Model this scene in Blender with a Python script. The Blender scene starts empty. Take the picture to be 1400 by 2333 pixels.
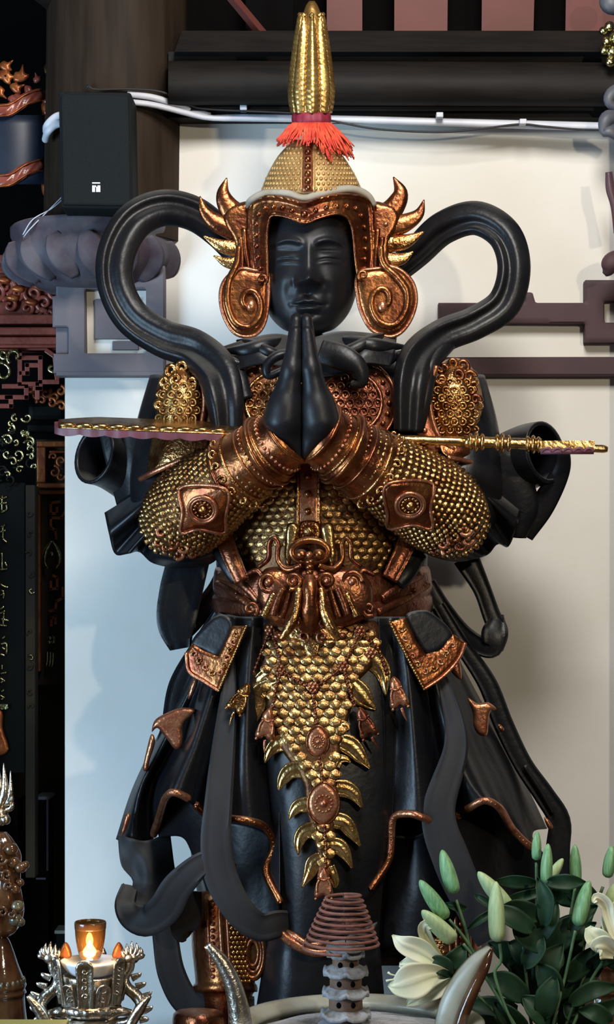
import bpy, math, random
import numpy as np
from mathutils import Vector, Matrix
from mathutils.bvhtree import BVHTree
random.seed(7)
scn = bpy.context.scene
col = scn.collection
# ---------------------------------------------------------------- camera, world, lights
S = .0012; F = 4200.0; D = F * S; ZC = 1.2; HX = 700.0; HY = 1350.0
cd_ = bpy.data.cameras.new('camera'); cam = bpy.data.objects.new('camera', cd_); col.objects.link(cam)
cam.location = (0, -D, ZC); cam.rotation_euler = (math.pi / 2, 0, 0)
cd_.sensor_fit = 'VERTICAL'; cd_.sensor_height = 23.33; cd_.sensor_width = 14.0; cd_.lens = 42.0
cd_.shift_y = (HY - 1166.5) / 2333; cd_.clip_end = 60
scn.camera = cam
w = bpy.data.worlds.new('world'); scn.world = w; w.use_nodes = True
w.node_tree.nodes['Background'].inputs[0].default_value = (.85, .92, 1.0, 1)
w.node_tree.nodes['Background'].inputs[1].default_value = .035
def area(name, loc, target, size, power, color, sy=None):
    l = bpy.data.lights.new(name, 'AREA'); l.energy = power; l.color = color; l.shape = 'RECTANGLE'; l.size = size; l.size_y = sy or size
    o = bpy.data.objects.new(name, l); col.objects.link(o); o.location = loc
    o.rotation_euler = (Vector(target) - Vector(loc)).to_track_quat('-Z', 'Y').to_euler(); return o
area('ceiling_lamp_light', (0.35, -2.2, 3.9), (0.1, 0.3, 1.6), 1.0, 104, (1, .96, .91))
area('doorway_daylight', (-3.4, -2.6, .9), (-.3, 0.3, .7), 1.6, 190, (.50, .75, 1), 2.2)
area('hall_lamp_light', (2.0, -4.5, 2.5), (0.2, 0, 1.2), .14, 52, (1, .86, .64))
scn.view_settings.view_transform = 'Standard'; scn.view_settings.look = 'None'
scn.view_settings.exposure = 0.0; scn.view_settings.gamma = 1.0
# ---------------------------------------------------------------- helpers
FLATD = None
def Vn(a):
    """photo-frame position (x, y, depth in the same unit) -> world metres"""
    a = np.asarray(a, float).reshape(-1, 3); y = a[:, 2] * S; k = (D + y) / F
    if FLATD is not None: k = np.full(len(a), (D + FLATD * S) / F); y = FLATD * S + (a[:, 2] - FLATD) * k
    return np.stack([(a[:, 0] - HX) * k, y, ZC + (HY - a[:, 1]) * k], 1)
def P(x, y, d): return Vector(Vn([(x, y, d)])[0])
WL = {}
def wl(o):
    v = Vector((0, 0, 0))
    while o is not None: v += WL.get(o.name, Vector((0, 0, 0))); o = o.parent
    return v
def tag(o, label=None, cat=None, group=None, kind=None):
    if label: o['label'] = label
    if cat: o['category'] = cat
    if group: o['group'] = group
    if kind: o['kind'] = kind
    return o
def empty(name, loc, label, cat, group=None):
    o = bpy.data.objects.new(name, None); col.objects.link(o); o.location = loc; o.empty_display_size = .05
    WL[o.name] = Vector(loc); return tag(o, label, cat, group)
def link(name, me, loc, parent=None):
    o = bpy.data.objects.new(name, me); col.objects.link(o)
    if parent is not None: o.parent = parent; loc = Vector(loc) - wl(parent)
    o.location = loc; WL[o.name] = Vector(loc); return o
def mesh(name, v, f, mat, smooth=True):
    me = bpy.data.meshes.new(name); me.from_pydata([tuple(p) for p in v], [], [tuple(map(int, q)) for q in f]); me.update()
    me.materials.append(mat)
    if smooth: me.polygons.foreach_set('use_smooth', [True] * len(me.polygons))
    return me
class MB:
    """collects geometry in photo-frame units"""
    def __init__(s): s.v = []; s.f = []; s.n = 0
    def add(s, v, f):
        v = np.asarray(v, float).reshape(-1, 3); s.v.append(v); n = s.n
        s.f += [tuple(i + n for i in q) for q in f]; s.n += len(v); return s
    def verts(s): return np.concatenate(s.v) if s.v else np.zeros((0, 3))
    def bvh(s): return BVHTree.FromPolygons([tuple(p) for p in s.verts()], [tuple(map(int, q)) for q in s.f])
    def obj(s, name, mat, parent=None, smooth=True, label=None, sharp=None, kind=None, world=False):
        v = s.verts() if world else Vn(s.verts()); c = v.mean(0); me = mesh(name, v - c, s.f, mat, smooth)
        if sharp: me.set_sharp_from_angle(angle=math.radians(sharp))
        o = link(name, me, Vector(c), parent); tag(o, label, kind=kind); return o
def cr(pts, n, closed=False):
    """Catmull-Rom through control rows, n samples, uniform in chord length"""
    p = np.asarray(pts, float)
    if len(p) == 2: t = np.linspace(0, 1, n)[:, None]; return p[0] * (1 - t) + p[1] * t
    q = np.vstack([p[-1], p, p[0], p[1]]) if closed else np.vstack([2 * p[0] - p[1], p, 2 * p[-1] - p[-2]])
    m = len(p) if closed else len(p) - 1; out = []
    for i in range(m):
        a, b, c, e = q[i:i + 4]
        for t in np.linspace(0, 1, 14, endpoint=False):
            out.append(.5 * (2 * b + (c - a) * t + (2 * a - 5 * b + 4 * c - e) * t * t + (3 * b - a - 3 * c + e) * t ** 3))
    out.append(p[0] if closed else p[-1]); out = np.array(out)
    L = np.r_[0, np.cumsum(np.linalg.norm(np.diff(out[:, :min(3, out.shape[1])], axis=0), axis=1) + 1e-9)]
    s = np.linspace(0, L[-1], n + 1)[:-1] if closed else np.linspace(0, L[-1], n)
    return np.stack([np.interp(s, L, out[:, k]) for k in range(out.shape[1])], 1)
def gridf(n, m, wrap=False, off=0):
    f = []
    for i in range(n - 1):
        for j in range(m if wrap else m - 1):
            k = (j + 1) % m; f.append((off + i * m + j, off + i * m + k, off + (i + 1) * m + k, off + (i + 1) * m + j))
    return f
def capped(n, m): return [tuple(range(m))[::-1], tuple(range((n - 1) * m, n * m))]
def unit(a): return a / (np.linalg.norm(a, axis=-1, keepdims=True) + 1e-12)
def frames(p):
    t = unit(np.gradient(p, axis=0)); N = []; n = np.cross(t[0], (0, 0, 1.0))
    if np.linalg.norm(n) < 1e-3: n = np.cross(t[0], (1.0, 0, 0))
    n = n / np.linalg.norm(n)
    for k in t: n = n - k * n.dot(k); n = n / (np.linalg.norm(n) + 1e-12); N.append(n)
    N = np.array(N); return t, N, np.cross(t, N)
def tube(pts, n=None, seg=10, closed=False, rs=1.0, flat=1.0, fn=None):
    """pts rows (x, y, d, r); flat squashes the second axis; fn(a, t) radial modulation"""
    p = cr(pts, n or max(3, 6 * len(pts)), closed); r = p[:, 3] * rs; c = p[:, :3]; t, N, B = frames(c)
    a = np.linspace(0, 2 * np.pi, seg, endpoint=False); tt = np.linspace(0, 1, len(c))
    m = np.ones((len(c), seg)) if fn is None else np.array([[fn(x, y) for x in a] for y in tt])
    v = c[:, None] + (r[:, None] * m)[..., None] * (np.cos(a)[None, :, None] * N[:, None] + flat * np.sin(a)[None, :, None] * B[:, None])
    nn = len(c); f = gridf(nn, seg, True)
    if closed: f += [((nn - 1) * seg + j, (nn - 1) * seg + (j + 1) % seg, (j + 1) % seg, j) for j in range(seg)]
    else: f += capped(nn, seg)
    return v.reshape(-1, 3), f
def loft(rows, n=40, seg=64, fn=None, caps=True):
    """rows (y, cx, rx, cd, rd); angle 0 faces the viewer"""
    p = cr(rows, n); a = np.linspace(-np.pi, np.pi, seg, endpoint=False); v = np.zeros((n, seg, 3)); tt = np.linspace(0, 1, n)
    m = np.ones((n, seg)) if fn is None else fn(a[None, :], tt[:, None])
    v[..., 0] = p[:, 1:2] + p[:, 2:3] * m * np.sin(a); v[..., 1] = p[:, 0:1]; v[..., 2] = p[:, 3:4] - p[:, 4:5] * m * np.cos(a)
    return v.reshape(-1, 3), gridf(n, seg, True) + (capped(n, seg) if caps else [])
def ell(cx, cy, cd, rx, ry, rd, n=8, m=12):
    v = [(cx, cy - ry, cd)]; f = []
    for i in range(1, n):
        a = math.pi * i / n
        for j in range(m):
            b = 2 * math.pi * j / m; v.append((cx + rx * math.sin(a) * math.cos(b), cy - ry * math.cos(a), cd + rd * math.sin(a) * math.sin(b)))
    v.append((cx, cy + ry, cd)); L = len(v) - 1
    for j in range(m):
        k = (j + 1) % m; f.append((0, 1 + j, 1 + k)); f.append((L, 1 + (n - 2) * m + k, 1 + (n - 2) * m + j))
        for i in range(n - 2): f.append((1 + i * m + j, 1 + (i + 1) * m + j, 1 + (i + 1) * m + k, 1 + i * m + k))
    return v, f
def solid(G, th, dirn=(0, 0, 1.0)):
    """close a grid of points (n, m, 3) with a back sheet offset by th"""
    G = np.asarray(G); n, m = G.shape[:2]; B = G + np.asarray(dirn) * th
    v = np.vstack([G.reshape(-1, 3), B.reshape(-1, 3)]); o = n * m
    f = gridf(n, m); f = f + [tuple(i + o for i in q[::-1]) for q in f]
    for i in range(n - 1):
        f.append((i * m, (i + 1) * m, o + (i + 1) * m, o + i * m)); a = i * m + m - 1; f.append((a + m, a, o + a, o + a + m))
    for j in range(m - 1):
        f.append((j + 1, j, o + j, o + j + 1)); a = (n - 1) * m + j; f.append((a, a + 1, o + a + 1, o + a))
    return v, f
def sheet(lines, n=28, m=40, th=8, fn=None):
    """cloth through fold lines (each top to bottom), grid (m across, n down)"""
    L = [cr(l, n) for l in lines]; L = np.array(L)
    G = np.stack([cr(L[:, i], m) if len(lines) > 2 else cr(L[:, i], m) for i in range(n)])
    if fn is not None: G = fn(G)
    v, f = solid(G, th); return v, f, G
def band(pts, prof=None, m=13, n=None, th=6, ends=True):
    """flat ribbon, rows (x, y, d, width, twist degrees); prof(s, t) lifts towards the viewer; returns closed strip"""
    pts = [tuple(q) + (0,) * (5 - len(q)) for q in pts]
    p = cr(pts, n or max(8, 7 * len(pts))); t2 = unit(np.gradient(p[:, :3], axis=0)); s = np.linspace(-1, 1, m)
    pr = np.stack([-t2[:, 1], t2[:, 0], 0 * t2[:, 0]], 1); pr = unit(pr); dv = np.cross(t2, pr)
    dv = np.where(dv[:, 2:3] > 0, -dv, dv); tw = np.radians(p[:, 4])[:, None]
    A = pr * np.cos(tw) + dv * np.sin(tw); Nn = -pr * np.sin(tw) + dv * np.cos(tw)
    G = np.zeros((len(p), m, 3)); tt = np.linspace(0, 1, len(p)); H = np.zeros((len(p), m))
    for i in range(len(p)): H[i] = [prof(x, tt[i]) if prof else 0 for x in s]
    G = p[:, None, :3] + (p[:, 3] / 2)[:, None, None] * s[None, :, None] * A[:, None] + H[..., None] * Nn[:, None]
    B = G - Nn[:, None] * th; o = G.shape[0] * m; n_ = len(p)
    v = np.vstack([G.reshape(-1, 3), B.reshape(-1, 3)]); f = gridf(n_, m); f = f + [tuple(i + o for i in q[::-1]) for q in f]
    for i in range(n_ - 1):
        f.append((i * m, (i + 1) * m, o + (i + 1) * m, o + i * m)); a = i * m + m - 1; f.append((a + m, a, o + a, o + a + m))
    for j in range(m - 1):
        f.append((j + 1, j, o + j, o + j + 1)); a = (n_ - 1) * m + j; f.append((a, a + 1, o + a + 1, o + a))
    return v, f
def inside_dist(q, loops):
    ins = np.zeros(len(q), bool); best = np.full(len(q), 1e9); near = np.zeros((len(q), 2))
    for L in loops:
        a = L; b = np.roll(L, -1, 0); x, y = q[:, 0:1], q[:, 1:2]
        c = ((a[:, 1] > y) != (b[:, 1] > y)) & (x < (b[:, 0] - a[:, 0]) * (y - a[:, 1]) / (b[:, 1] - a[:, 1] + 1e-12) + a[:, 0])
        ins ^= (c.sum(1) % 2 == 1); e = b - a; w_ = q[:, None] - a[None]
        t = np.clip((w_ * e).sum(2) / ((e * e).sum(1) + 1e-12), 0, 1); pr = a[None] + t[..., None] * e
        dd = np.linalg.norm(q[:, None] - pr, axis=2); k = dd.argmin(1); dm = dd[np.arange(len(q)), k]
        u = dm < best; best[u] = dm[u]; near[u] = pr[np.arange(len(q)), k][u]
    return ins, best, near
def plate(loops, d=0, th=10, bev=10, bulge=6, h=5, smooth=True, dfn=None, ffn=None):
    """solid piece cut to an outline (first loop; further loops are holes), pillowed front"""
    if np.ndim(loops[0][0]) == 0: loops = [loops]
    loops = [cr(l, max(24, 8 * len(l)), True) if smooth else np.asarray(l, float) for l in loops]
    A = np.vstack(loops); lo = A.min(0) - h; hi = A.max(0) + h
    nx, ny = (np.ceil((hi - lo) / h)).astype(int) + 1
    X, Y = np.meshgrid(lo[0] + h * np.arange(nx), lo[1] + h * np.arange(ny)); q = np.stack([X.ravel(), Y.ravel()], 1)
    cc = (q.reshape(ny, nx, 2)[:-1, :-1] + h / 2).reshape(-1, 2); ins, _, _ = inside_dist(cc, loops)
    cells = [(i // (nx - 1) * nx + i % (nx - 1)) for i in np.nonzero(ins)[0]]
    quads = [(c, c + 1, c + 1 + nx, c + nx) for c in cells]
    used = sorted({i for f in quads for i in f}); mp = {k: i for i, k in enumerate(used)}; q = q[used]
    quads = [tuple(mp[i] for i in f) for f in quads]; ec = {}
    for f in quads:
        for i in range(4):
            e = (f[i], f[(i + 1) % 4]); ec[e] = 1
    bd = [e for e in ec if (e[1], e[0]) not in ec]; bv = sorted({i for e in bd for i in e})
    _, dist, near = inside_dist(q, loops); q[bv] = near[bv]; dist[bv] = 0
    dd = np.array([dfn(x, y) for x, y in q]) if dfn else np.full(len(q), float(d))
    k = 1 - np.clip(dist / bev, 0, 1); fr = dd - bulge * np.sqrt(np.clip(1 - k * k, 0, 1))
    if ffn is not None: fr = fr - ffn(q[:, 0], q[:, 1], dist)
    n = len(q); v = np.vstack([np.c_[q, fr], np.c_[q, dd + th]])
    f = quads + [tuple(i + n for i in x[::-1]) for x in quads] + [(e[1], e[0], e[0] + n, e[1] + n) for e in bd]
    return v, f
def snet(lo, hi, h, fn):
    """naive surface nets of a signed distance function fn(X, Y, Z)"""
    lo = np.array(lo, float); hi = np.array(hi, float); n = np.ceil((hi - lo) / h).astype(int) + 1
    ax = [lo[i] + h * np.arange(n[i]) for i in range(3)]; X, Y, Z = np.meshgrid(*ax, indexing='ij'); v = fn(X, Y, Z)
    s = v < 0; acc = np.zeros(tuple(n - 1) + (3,)); cnt = np.zeros(tuple(n - 1)); m = n - 1
    cs = [(i, j, k) for i in (0, 1) for j in (0, 1) for k in (0, 1)]
    sl = lambda c: tuple(slice(c[i], c[i] + m[i]) for i in range(3))
    for c in cs:
        for a in range(3):
            if c[a]: continue
            e = list(c); e[a] = 1; v0 = v[sl(c)]; v1 = v[sl(e)]; x = (v0 < 0) != (v1 < 0)
            t = np.where(x, v0 / np.where(x, v0 - v1, 1), 0)
            for b in range(3): acc[..., b] += np.where(x, c[b] + (t if b == a else 0), 0)
            cnt += x
    ok = cnt > 0; idx = np.full(tuple(m), -1); idx[ok] = np.arange(ok.sum()); base = np.stack(np.nonzero(ok), 1)
    V = lo + h * (base + acc[ok] / cnt[ok][:, None]); Fc = []
    for a in range(3):
        b, c = (a + 1) % 3, (a + 2) % 3; s0 = [slice(1, -1)] * 3; s0[a] = slice(0, -1); s1 = list(s0); s1[a] = slice(1, None)
        A = s[tuple(s0)]; B = s[tuple(s1)]; g = np.stack(np.nonzero(A != B), 1)
        if not len(g): continue
        fl = A[tuple(g.T)]; g = g + np.array([0 if i == a else 1 for i in range(3)])
        def at(db, dc):
            k = g.copy(); k[:, b] += db; k[:, c] += dc; return idx[tuple(k.T)]
        Q = np.stack([at(-1, -1), at(0, -1), at(0, 0), at(-1, 0)], 1); Q[~fl] = Q[~fl][:, ::-1]; Fc += [tuple(r) for r in Q]
    return V, Fc
def rcone(a, b, ra, rb):
    a = np.array(a, float); b = np.array(b, float); e = b - a; L = e.dot(e)
    def f(X, Y, Z):
        t = np.clip(((X - a[0]) * e[0] + (Y - a[1]) * e[1] + (Z - a[2]) * e[2]) / L, 0, 1)
        return np.sqrt((X - a[0] - t * e[0]) ** 2 + (Y - a[1] - t * e[1]) ** 2 + (Z - a[2] - t * e[2]) ** 2) - (ra + (rb - ra) * t)
    return f
def smin(a, b, k):
    h = np.clip(.5 + .5 * (b - a) / k, 0, 1); return b * (1 - h) + a * h - k * h * (1 - h)
def hit(bvh, x, y, dflt=0.0):
    r = bvh.ray_cast(Vector((x, y, -3000)), Vector((0, 0, 1)))
    return (r[0][2], np.array(r[1])) if r[0] is not None else (dflt, np.array((0, 0, -1.0)))
def boxm(x0, x1, y0, y1, d0, d1):
    return [(x, y, d) for d in (d0, d1) for y in (y0, y1) for x in (x0, x1)], [(0, 1, 3, 2), (4, 6, 7, 5), (0, 4, 5, 1), (2, 3, 7, 6), (0, 2, 6, 4), (1, 5, 7, 3)]
def bevel(o, wd, seg=2):
    m = o.modifiers.new('bevel', 'BEVEL'); m.width = wd; m.segments = seg; m.limit_method = 'ANGLE'; return o
def mirror(v, cx=0): v = np.array(v, float).reshape(-1, 3).copy(); v[:, 0] = 2 * cx - v[:, 0]; return v
# ---------------------------------------------------------------- materials
def mat(name, c, c2=None, metal=0, rough=.5, scale=12, lo=.4, hi=.62, bump=0, bscale=60, spec=None, dust=0, dustc=(.30, .29, .27), trans=0, emit=None, coat=0, stretch=None, det=4):
    m = bpy.data.materials.new(name); m.use_nodes = True; nt = m.node_tree; b = nt.nodes['Principled BSDF']; N = nt.nodes.new; L = nt.links.new
    b.inputs['Base Color'].default_value = (*c, 1); b.inputs['Metallic'].default_value = metal; b.inputs['Roughness'].default_value = rough
    if spec is not None: b.inputs['Specular IOR Level'].default_value = spec
    if trans: b.inputs['Transmission Weight'].default_value = trans
    if coat: b.inputs['Coat Weight'].default_value = coat; b.inputs['Coat Roughness'].default_value = .12
    geo = N('ShaderNodeNewGeometry'); src = geo.outputs['Position']
    if stretch:
        mp = N('ShaderNodeMapping'); mp.inputs['Scale'].default_value = stretch; L(src, mp.inputs['Vector']); src = mp.outputs['Vector']
    out = None
    if c2 is not None:
        n = N('ShaderNodeTexNoise'); n.inputs['Scale'].default_value = scale; n.inputs['Detail'].default_value = det; L(src, n.inputs['Vector'])
        r = N('ShaderNodeMapRange'); r.inputs[1].default_value = lo; r.inputs[2].default_value = hi; L(n.outputs['Fac'], r.inputs[0])
        x = N('ShaderNodeMix'); x.data_type = 'RGBA'; x.inputs[6].default_value = (*c, 1); x.inputs[7].default_value = (*c2, 1)
        L(r.outputs[0], x.inputs[0]); out = x.outputs[2]; L(out, b.inputs['Base Color'])
    if dust:
        sx = N('ShaderNodeSeparateXYZ'); L(geo.outputs['Normal'], sx.inputs[0]); n2 = N('ShaderNodeTexNoise'); n2.inputs['Scale'].default_value = 9; L(src, n2.inputs['Vector'])
        r = N('ShaderNodeMapRange'); r.inputs[1].default_value = .52; r.inputs[2].default_value = 1.0; L(sx.outputs['Z'], r.inputs[0])
        mu = N('ShaderNodeMath'); mu.operation = 'MULTIPLY'; L(r.outputs[0], mu.inputs[0]); L(n2.outputs['Fac'], mu.inputs[1])
        mu2 = N('ShaderNodeMath'); mu2.operation = 'MULTIPLY'; L(mu.outputs[0], mu2.inputs[0]); mu2.inputs[1].default_value = dust * 1.8; mu2.use_clamp = True
        x = N('ShaderNodeMix'); x.data_type = 'RGBA'; x.inputs[6].default_value = (*c, 1); x.inputs[7].default_value = (*dustc, 1)
        L(mu2.outputs[0], x.inputs[0])
        if out is not None: L(out, x.inputs[6])
        L(x.outputs[2], b.inputs['Base Color'])
        rr = N('ShaderNodeMapRange'); rr.inputs[3].default_value = rough; rr.inputs[4].default_value = .8; L(mu2.outputs[0], rr.inputs[0]); L(rr.outputs[0], b.inputs['Roughness'])
        if metal:
            rm = N('ShaderNodeMapRange'); rm.inputs[3].default_value = metal; rm.inputs[4].default_value = 0; L(mu2.outputs[0], rm.inputs[0]); L(rm.outputs[0], b.inputs['Metallic'])
    if bump:
        n = N('ShaderNodeTexNoise'); n.inputs['Scale'].default_value = bscale; n.inputs['Detail'].default_value = 3; L(src, n.inputs['Vector'])
        bp = N('ShaderNodeBump'); bp.inputs['Strength'].default_value = bump; bp.inputs['Distance'].default_value = .01; L(n.outputs['Fac'], bp.inputs['Height']); L(bp.outputs[0], b.inputs['Normal'])
    if emit: b.inputs['Emission Color'].default_value = (*emit[0], 1); b.inputs['Emission Strength'].default_value = emit[1]
    return m
M = dict(
 wall=mat('wall_paint', (.82, .80, .75), (.77, .75, .69), rough=.9, scale=3, bump=.06, bscale=40),
 wood=mat('dark_beam_wood', (.008, .0065, .006), (.013, .010, .008), rough=.6, spec=.16, scale=6, stretch=(1, 8, 8)),
 colwood=mat('column_wood', (.018, .011, .007), (.030, .019, .012), rough=.65, spec=.15, scale=5, stretch=(6, 6, .6)),
 rafter=mat('red_brown_board', (.130, .032, .024), (.105, .025, .018), rough=.65, scale=5),
 black=mat('dark_recess', (.003, .0025, .0025), rough=.9, spec=.05),  # near-black colour in place of the shade missing in the left recess
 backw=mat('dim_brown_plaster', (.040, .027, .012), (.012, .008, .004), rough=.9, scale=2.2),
 grey=mat('cool_lit_grey', (.145, .135, .150), (.125, .112, .130), rough=.8, scale=6, bump=.05),  # same paint as the right trim, with cool light put into the colour
 cap=mat('lotus_capital_paint', (.10, .090, .105), (.055, .036, .050), rough=.75, scale=9, dust=.4, dustc=(.36, .29, .30)),  # pinkish dust tone also paints the top light on the lip
 trim=mat('warm_lit_plum', (.075, .036, .042), (.060, .030, .038), rough=.7, scale=5),  # same paint as the console, with warm light put into the colour
 stat=mat('dark_lacquer_statue', (.0055, .006, .0085), (.010, .0095, .0105), rough=.38, scale=7, dust=.85, dustc=(.17, .165, .155), bump=.12, bscale=45, spec=.30),
 face=mat('dark_face_lacquer', (.0065, .007, .0095), (.010, .010, .012), rough=.44, scale=9, bump=.05, bscale=60, spec=.32),
 gold=mat('gilded_gold', (.60, .34, .13), (.28, .10, .032), metal=1, rough=.27, scale=26, lo=.42, hi=.66, bump=.35, bscale=110),
 bright=mat('bright_gold_leaf', (.66, .43, .17), (.36, .18, .06), metal=1, rough=.27, scale=30, lo=.45, hi=.7, bump=.2, bscale=80),
 dome=mat('pale_gold_paint', (.60, .40, .17), (.46, .28, .11), metal=.55, rough=.46, scale=16, bump=.12, bscale=90),
 copper=mat('copper_red_gilding', (.38, .145, .05), (.19, .055, .028), metal=.95, rough=.30, scale=14, lo=.38, hi=.62, bump=.22, bscale=70, dust=.35, dustc=(.36, .33, .28)),
 maroon=mat('maroon_lacquer_gilding', (.20, .065, .035), (.36, .15, .055), metal=.9, rough=.32, scale=20, lo=.5, hi=.75, bump=.25, bscale=80),
 slateribbon=mat('dusty_slate_ribbon', (.018, .0178, .020), (.027, .0255, .027), rough=.58, scale=6, dust=.5, dustc=(.13, .125, .12), spec=.25),
 dusty=mat('dust_coated_rim', (.34, .32, .27), (.26, .22, .16), rough=.8, scale=14),
 plume=mat('ochre_gold_plume', (.62, .40, .13), (.42, .24, .07), metal=.85, rough=.34, scale=18, bump=.15, bscale=90),
 scal=mat('aged_gold_scales', (.56, .36, .14), (.25, .11, .04), metal=1, rough=.33, scale=34, lo=.4, hi=.64, bump=.25, bscale=140),
 under=mat('dark_gilt_ground', (.14, .065, .022), (.07, .025, .012), metal=.8, rough=.42, scale=30, bump=.2, bscale=120),
 rose=mat('rose_gold', (.55, .25, .13), (.40, .13, .07), metal=.85, rough=.34, scale=30, bump=.2, bscale=120),
 purple=mat('purple_sword_edge', (.16, .045, .065), (.10, .03, .04), rough=.5, scale=20),
 red=mat('red_tassel_thread', (.62, .045, .025), (.72, .10, .04), rough=.75, scale=40),
 crim=mat('crimson_collar', (.22, .012, .035), rough=.6),
 spk=mat('charcoal_speaker_grille', (.008, .0105, .0115), (.011, .0135, .0145), rough=.7, spec=.12, scale=300, bump=.25, bscale=900),
 pvc=mat('white_plastic_conduit', (.66, .68, .74), (.55, .57, .64), rough=.45, scale=8),
 wire=mat('black_cable', (.015, .015, .016), rough=.6),
 lac=mat('red_lacquer_wood', (.30, .070, .045), (.18, .035, .022), rough=.34, scale=10, bump=.12, bscale=50, coat=.3),
 lacgold=mat('tarnished_gilt_carving', (.55, .50, .26), (.25, .20, .08), metal=1, rough=.25, scale=40, bump=.3, bscale=90),
 orange=mat('orange_gilt_carving', (.42, .13, .035), (.26, .06, .02), metal=.55, rough=.36, scale=20, bump=.15),
 navy=mat('navy_silk_lantern', (.010, .017, .034), (.018, .027, .048), rough=.42, scale=5),
 dgreen=mat('dark_green_black_board', (.004, .0045, .004), rough=.4, spec=.1),
 ceram=mat('brown_glazed_ceramic', (.050, .018, .008), (.10, .045, .018), rough=.12, scale=16, bump=.1, bscale=40, spec=.7),
 ceram2=mat('dark_olive_glaze', (.06, .055, .035), (.16, .14, .08), rough=.12, scale=22, spec=.7),
 silver=mat('aged_silver_metal', (.66, .61, .54), (.42, .35, .26), metal=1, rough=.28, scale=22, bump=.2, bscale=120),
 rim=mat('grey_green_crackle_glaze', (.36, .36, .30), (.26, .25, .19), rough=.35, scale=10, bump=.04),
 ash=mat('pale_incense_ash', (.42, .43, .46), (.30, .31, .34), rough=.95, scale=30, bump=.8, bscale=90),
 stone=mat('ash_dusted_roof', (.32, .33, .35), (.16, .13, .11), rough=.8, scale=40, lo=.45, hi=.7, bump=.3),
 terra=mat('brown_tower_clay', (.10, .055, .035), (.16, .09, .055), rough=.7, scale=40),
 coil=mat('incense_coil_paste', (.22, .085, .060), (.15, .055, .04), rough=.85, scale=40, bump=.2, bscale=200),
 leaf=mat('dark_green_leaf', (.010, .036, .016), (.018, .055, .024), rough=.52, spec=.3, scale=20),
 stem=mat('green_stem', (.10, .20, .09), (.06, .13, .06), rough=.5, scale=30),
 bud=mat('green_lily_bud', (.13, .30, .12), (.24, .42, .20), rough=.5, scale=60, stretch=(3, 3, .4)),
 budp=mat('pale_lily_bud', (.48, .58, .30), (.36, .50, .24), rough=.5, scale=60, stretch=(3, 3, .4)),
 petal=mat('cream_lily_petal', (.72, .74, .50), (.80, .80, .62), rough=.5, scale=14),
 glass=mat('amber_glass', (.36, .17, .04), rough=.06, trans=.85),
 wax=mat('white_porcelain_dish', (.70, .74, .80), rough=.25),
 flame=mat('candle_flame', (1, .8, .4), emit=((1, .78, .42), 60)),
 logo=mat('white_logo_print', (.8, .8, .8), rough=.5),
 tray=mat('olive_yellow_tray', (.30, .29, .09), rough=.6),
 tablem=mat('altar_table_wood', (.06, .025, .015), (.09, .04, .02), rough=.35, scale=6),
 floorm=mat('brown_tile_floor', (.12, .07, .05), (.16, .10, .07), rough=.4, scale=3),
 plum=mat('plum_lacquer', (.07, .035, .055), (.10, .05, .06), rough=.4, scale=8),
 slate=mat('slate_grey_paint', (.07, .075, .09), (.11, .11, .125), rough=.5, scale=12, dust=.3),
)
# ---------------------------------------------------------------- the setting
def st(o): o['kind'] = 'structure'; return o
def bx(name, b, m, parent=None, bev=0, kind=None):
    global FLATD
    old = FLATD; FLATD = b[4]
    v, f = boxm(*b); o = MB().add(v, f).obj(name, M[m], parent, smooth=False); FLATD = old
    if bev: bevel(o, bev * S)
    if kind: o['kind'] = kind
    return o
WD = 380
FLATD = WD
mb = MB(); mb.add(*boxm(371, 2100, 262, 3200, WD, WD + 160)); mb.add(*boxm(148, 371, 672, 3200, WD, WD + 160))
st(mb.obj('wall_back', M['wall'], smooth=False))
FLATD = None
bx('wall_left', (-900, 700, -900, 3200, 1700, 1760), 'black', kind='structure')  # recess shade put into the black colour
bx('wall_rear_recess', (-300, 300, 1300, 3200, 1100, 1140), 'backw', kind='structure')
st(MB().add([(x, y, z) for z in (-1.0, 1.45) for y in (.16, 2.0) for x in (-1.38, -1.28)], [(0, 2, 3, 1), (4, 5, 7, 6), (0, 1, 5, 4), (2, 6, 7, 3), (0, 4, 6, 2), (1, 3, 7, 5)]).obj('shade_wall', M['backw'], smooth=False, world=True))  # added unseen wall, keeps doorway daylight off the lower recess
fl = MB(); zf = -1.0
fl.add([(x, y, z) for z in (zf - .1, zf) for y in (-6, 3.2) for x in (-5, 5)], [(0, 2, 3, 1), (4, 5, 7, 6), (0, 1, 5, 4), (2, 6, 7, 3), (0, 4, 6, 2), (1, 3, 7, 5)])
st(fl.obj('floor', M['floorm'], smooth=False, world=True))
# dark wooden lintel
t1 = bx('trim_1', (384, 2000, 118, 268, WD - 60, WD + 100), 'wood', kind='structure')
mb = MB(); mb.add([(415, 70, WD - 70), (2000, 70, WD - 70), (398, 118, WD - 110), (2000, 118, WD - 110), (415, 70, WD + 100), (2000, 70, WD + 100), (398, 118, WD + 100), (2000, 118, WD + 100)], [(0, 1, 3, 2), (4, 6, 7, 5), (0, 4, 5, 1), (2, 3, 7, 6), (0, 2, 6, 4), (1, 5, 7, 3)])
mb.obj('upper_moulding', M['wood'], t1, smooth=False)
v, f = tube([(386, 190, WD - 90, 20), (390, 190, WD - 90, 42), (400, 190, WD - 90, 51), (700, 190, WD - 90, 51), (2000, 196, WD - 90, 51)], 60, 28)
MB().add(v, f).obj('round_moulding', M['wood'], t1, sharp=60)
mb = MB(); mb.add(*boxm(384, 2000, 243, 252, WD - 90, WD)); mb.obj('fillet', M['wood'], t1, smooth=False)
t2 = bx('trim_2', (380, 2000, -600, 75, WD + 150, WD + 200), 'black', kind='structure')
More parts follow.
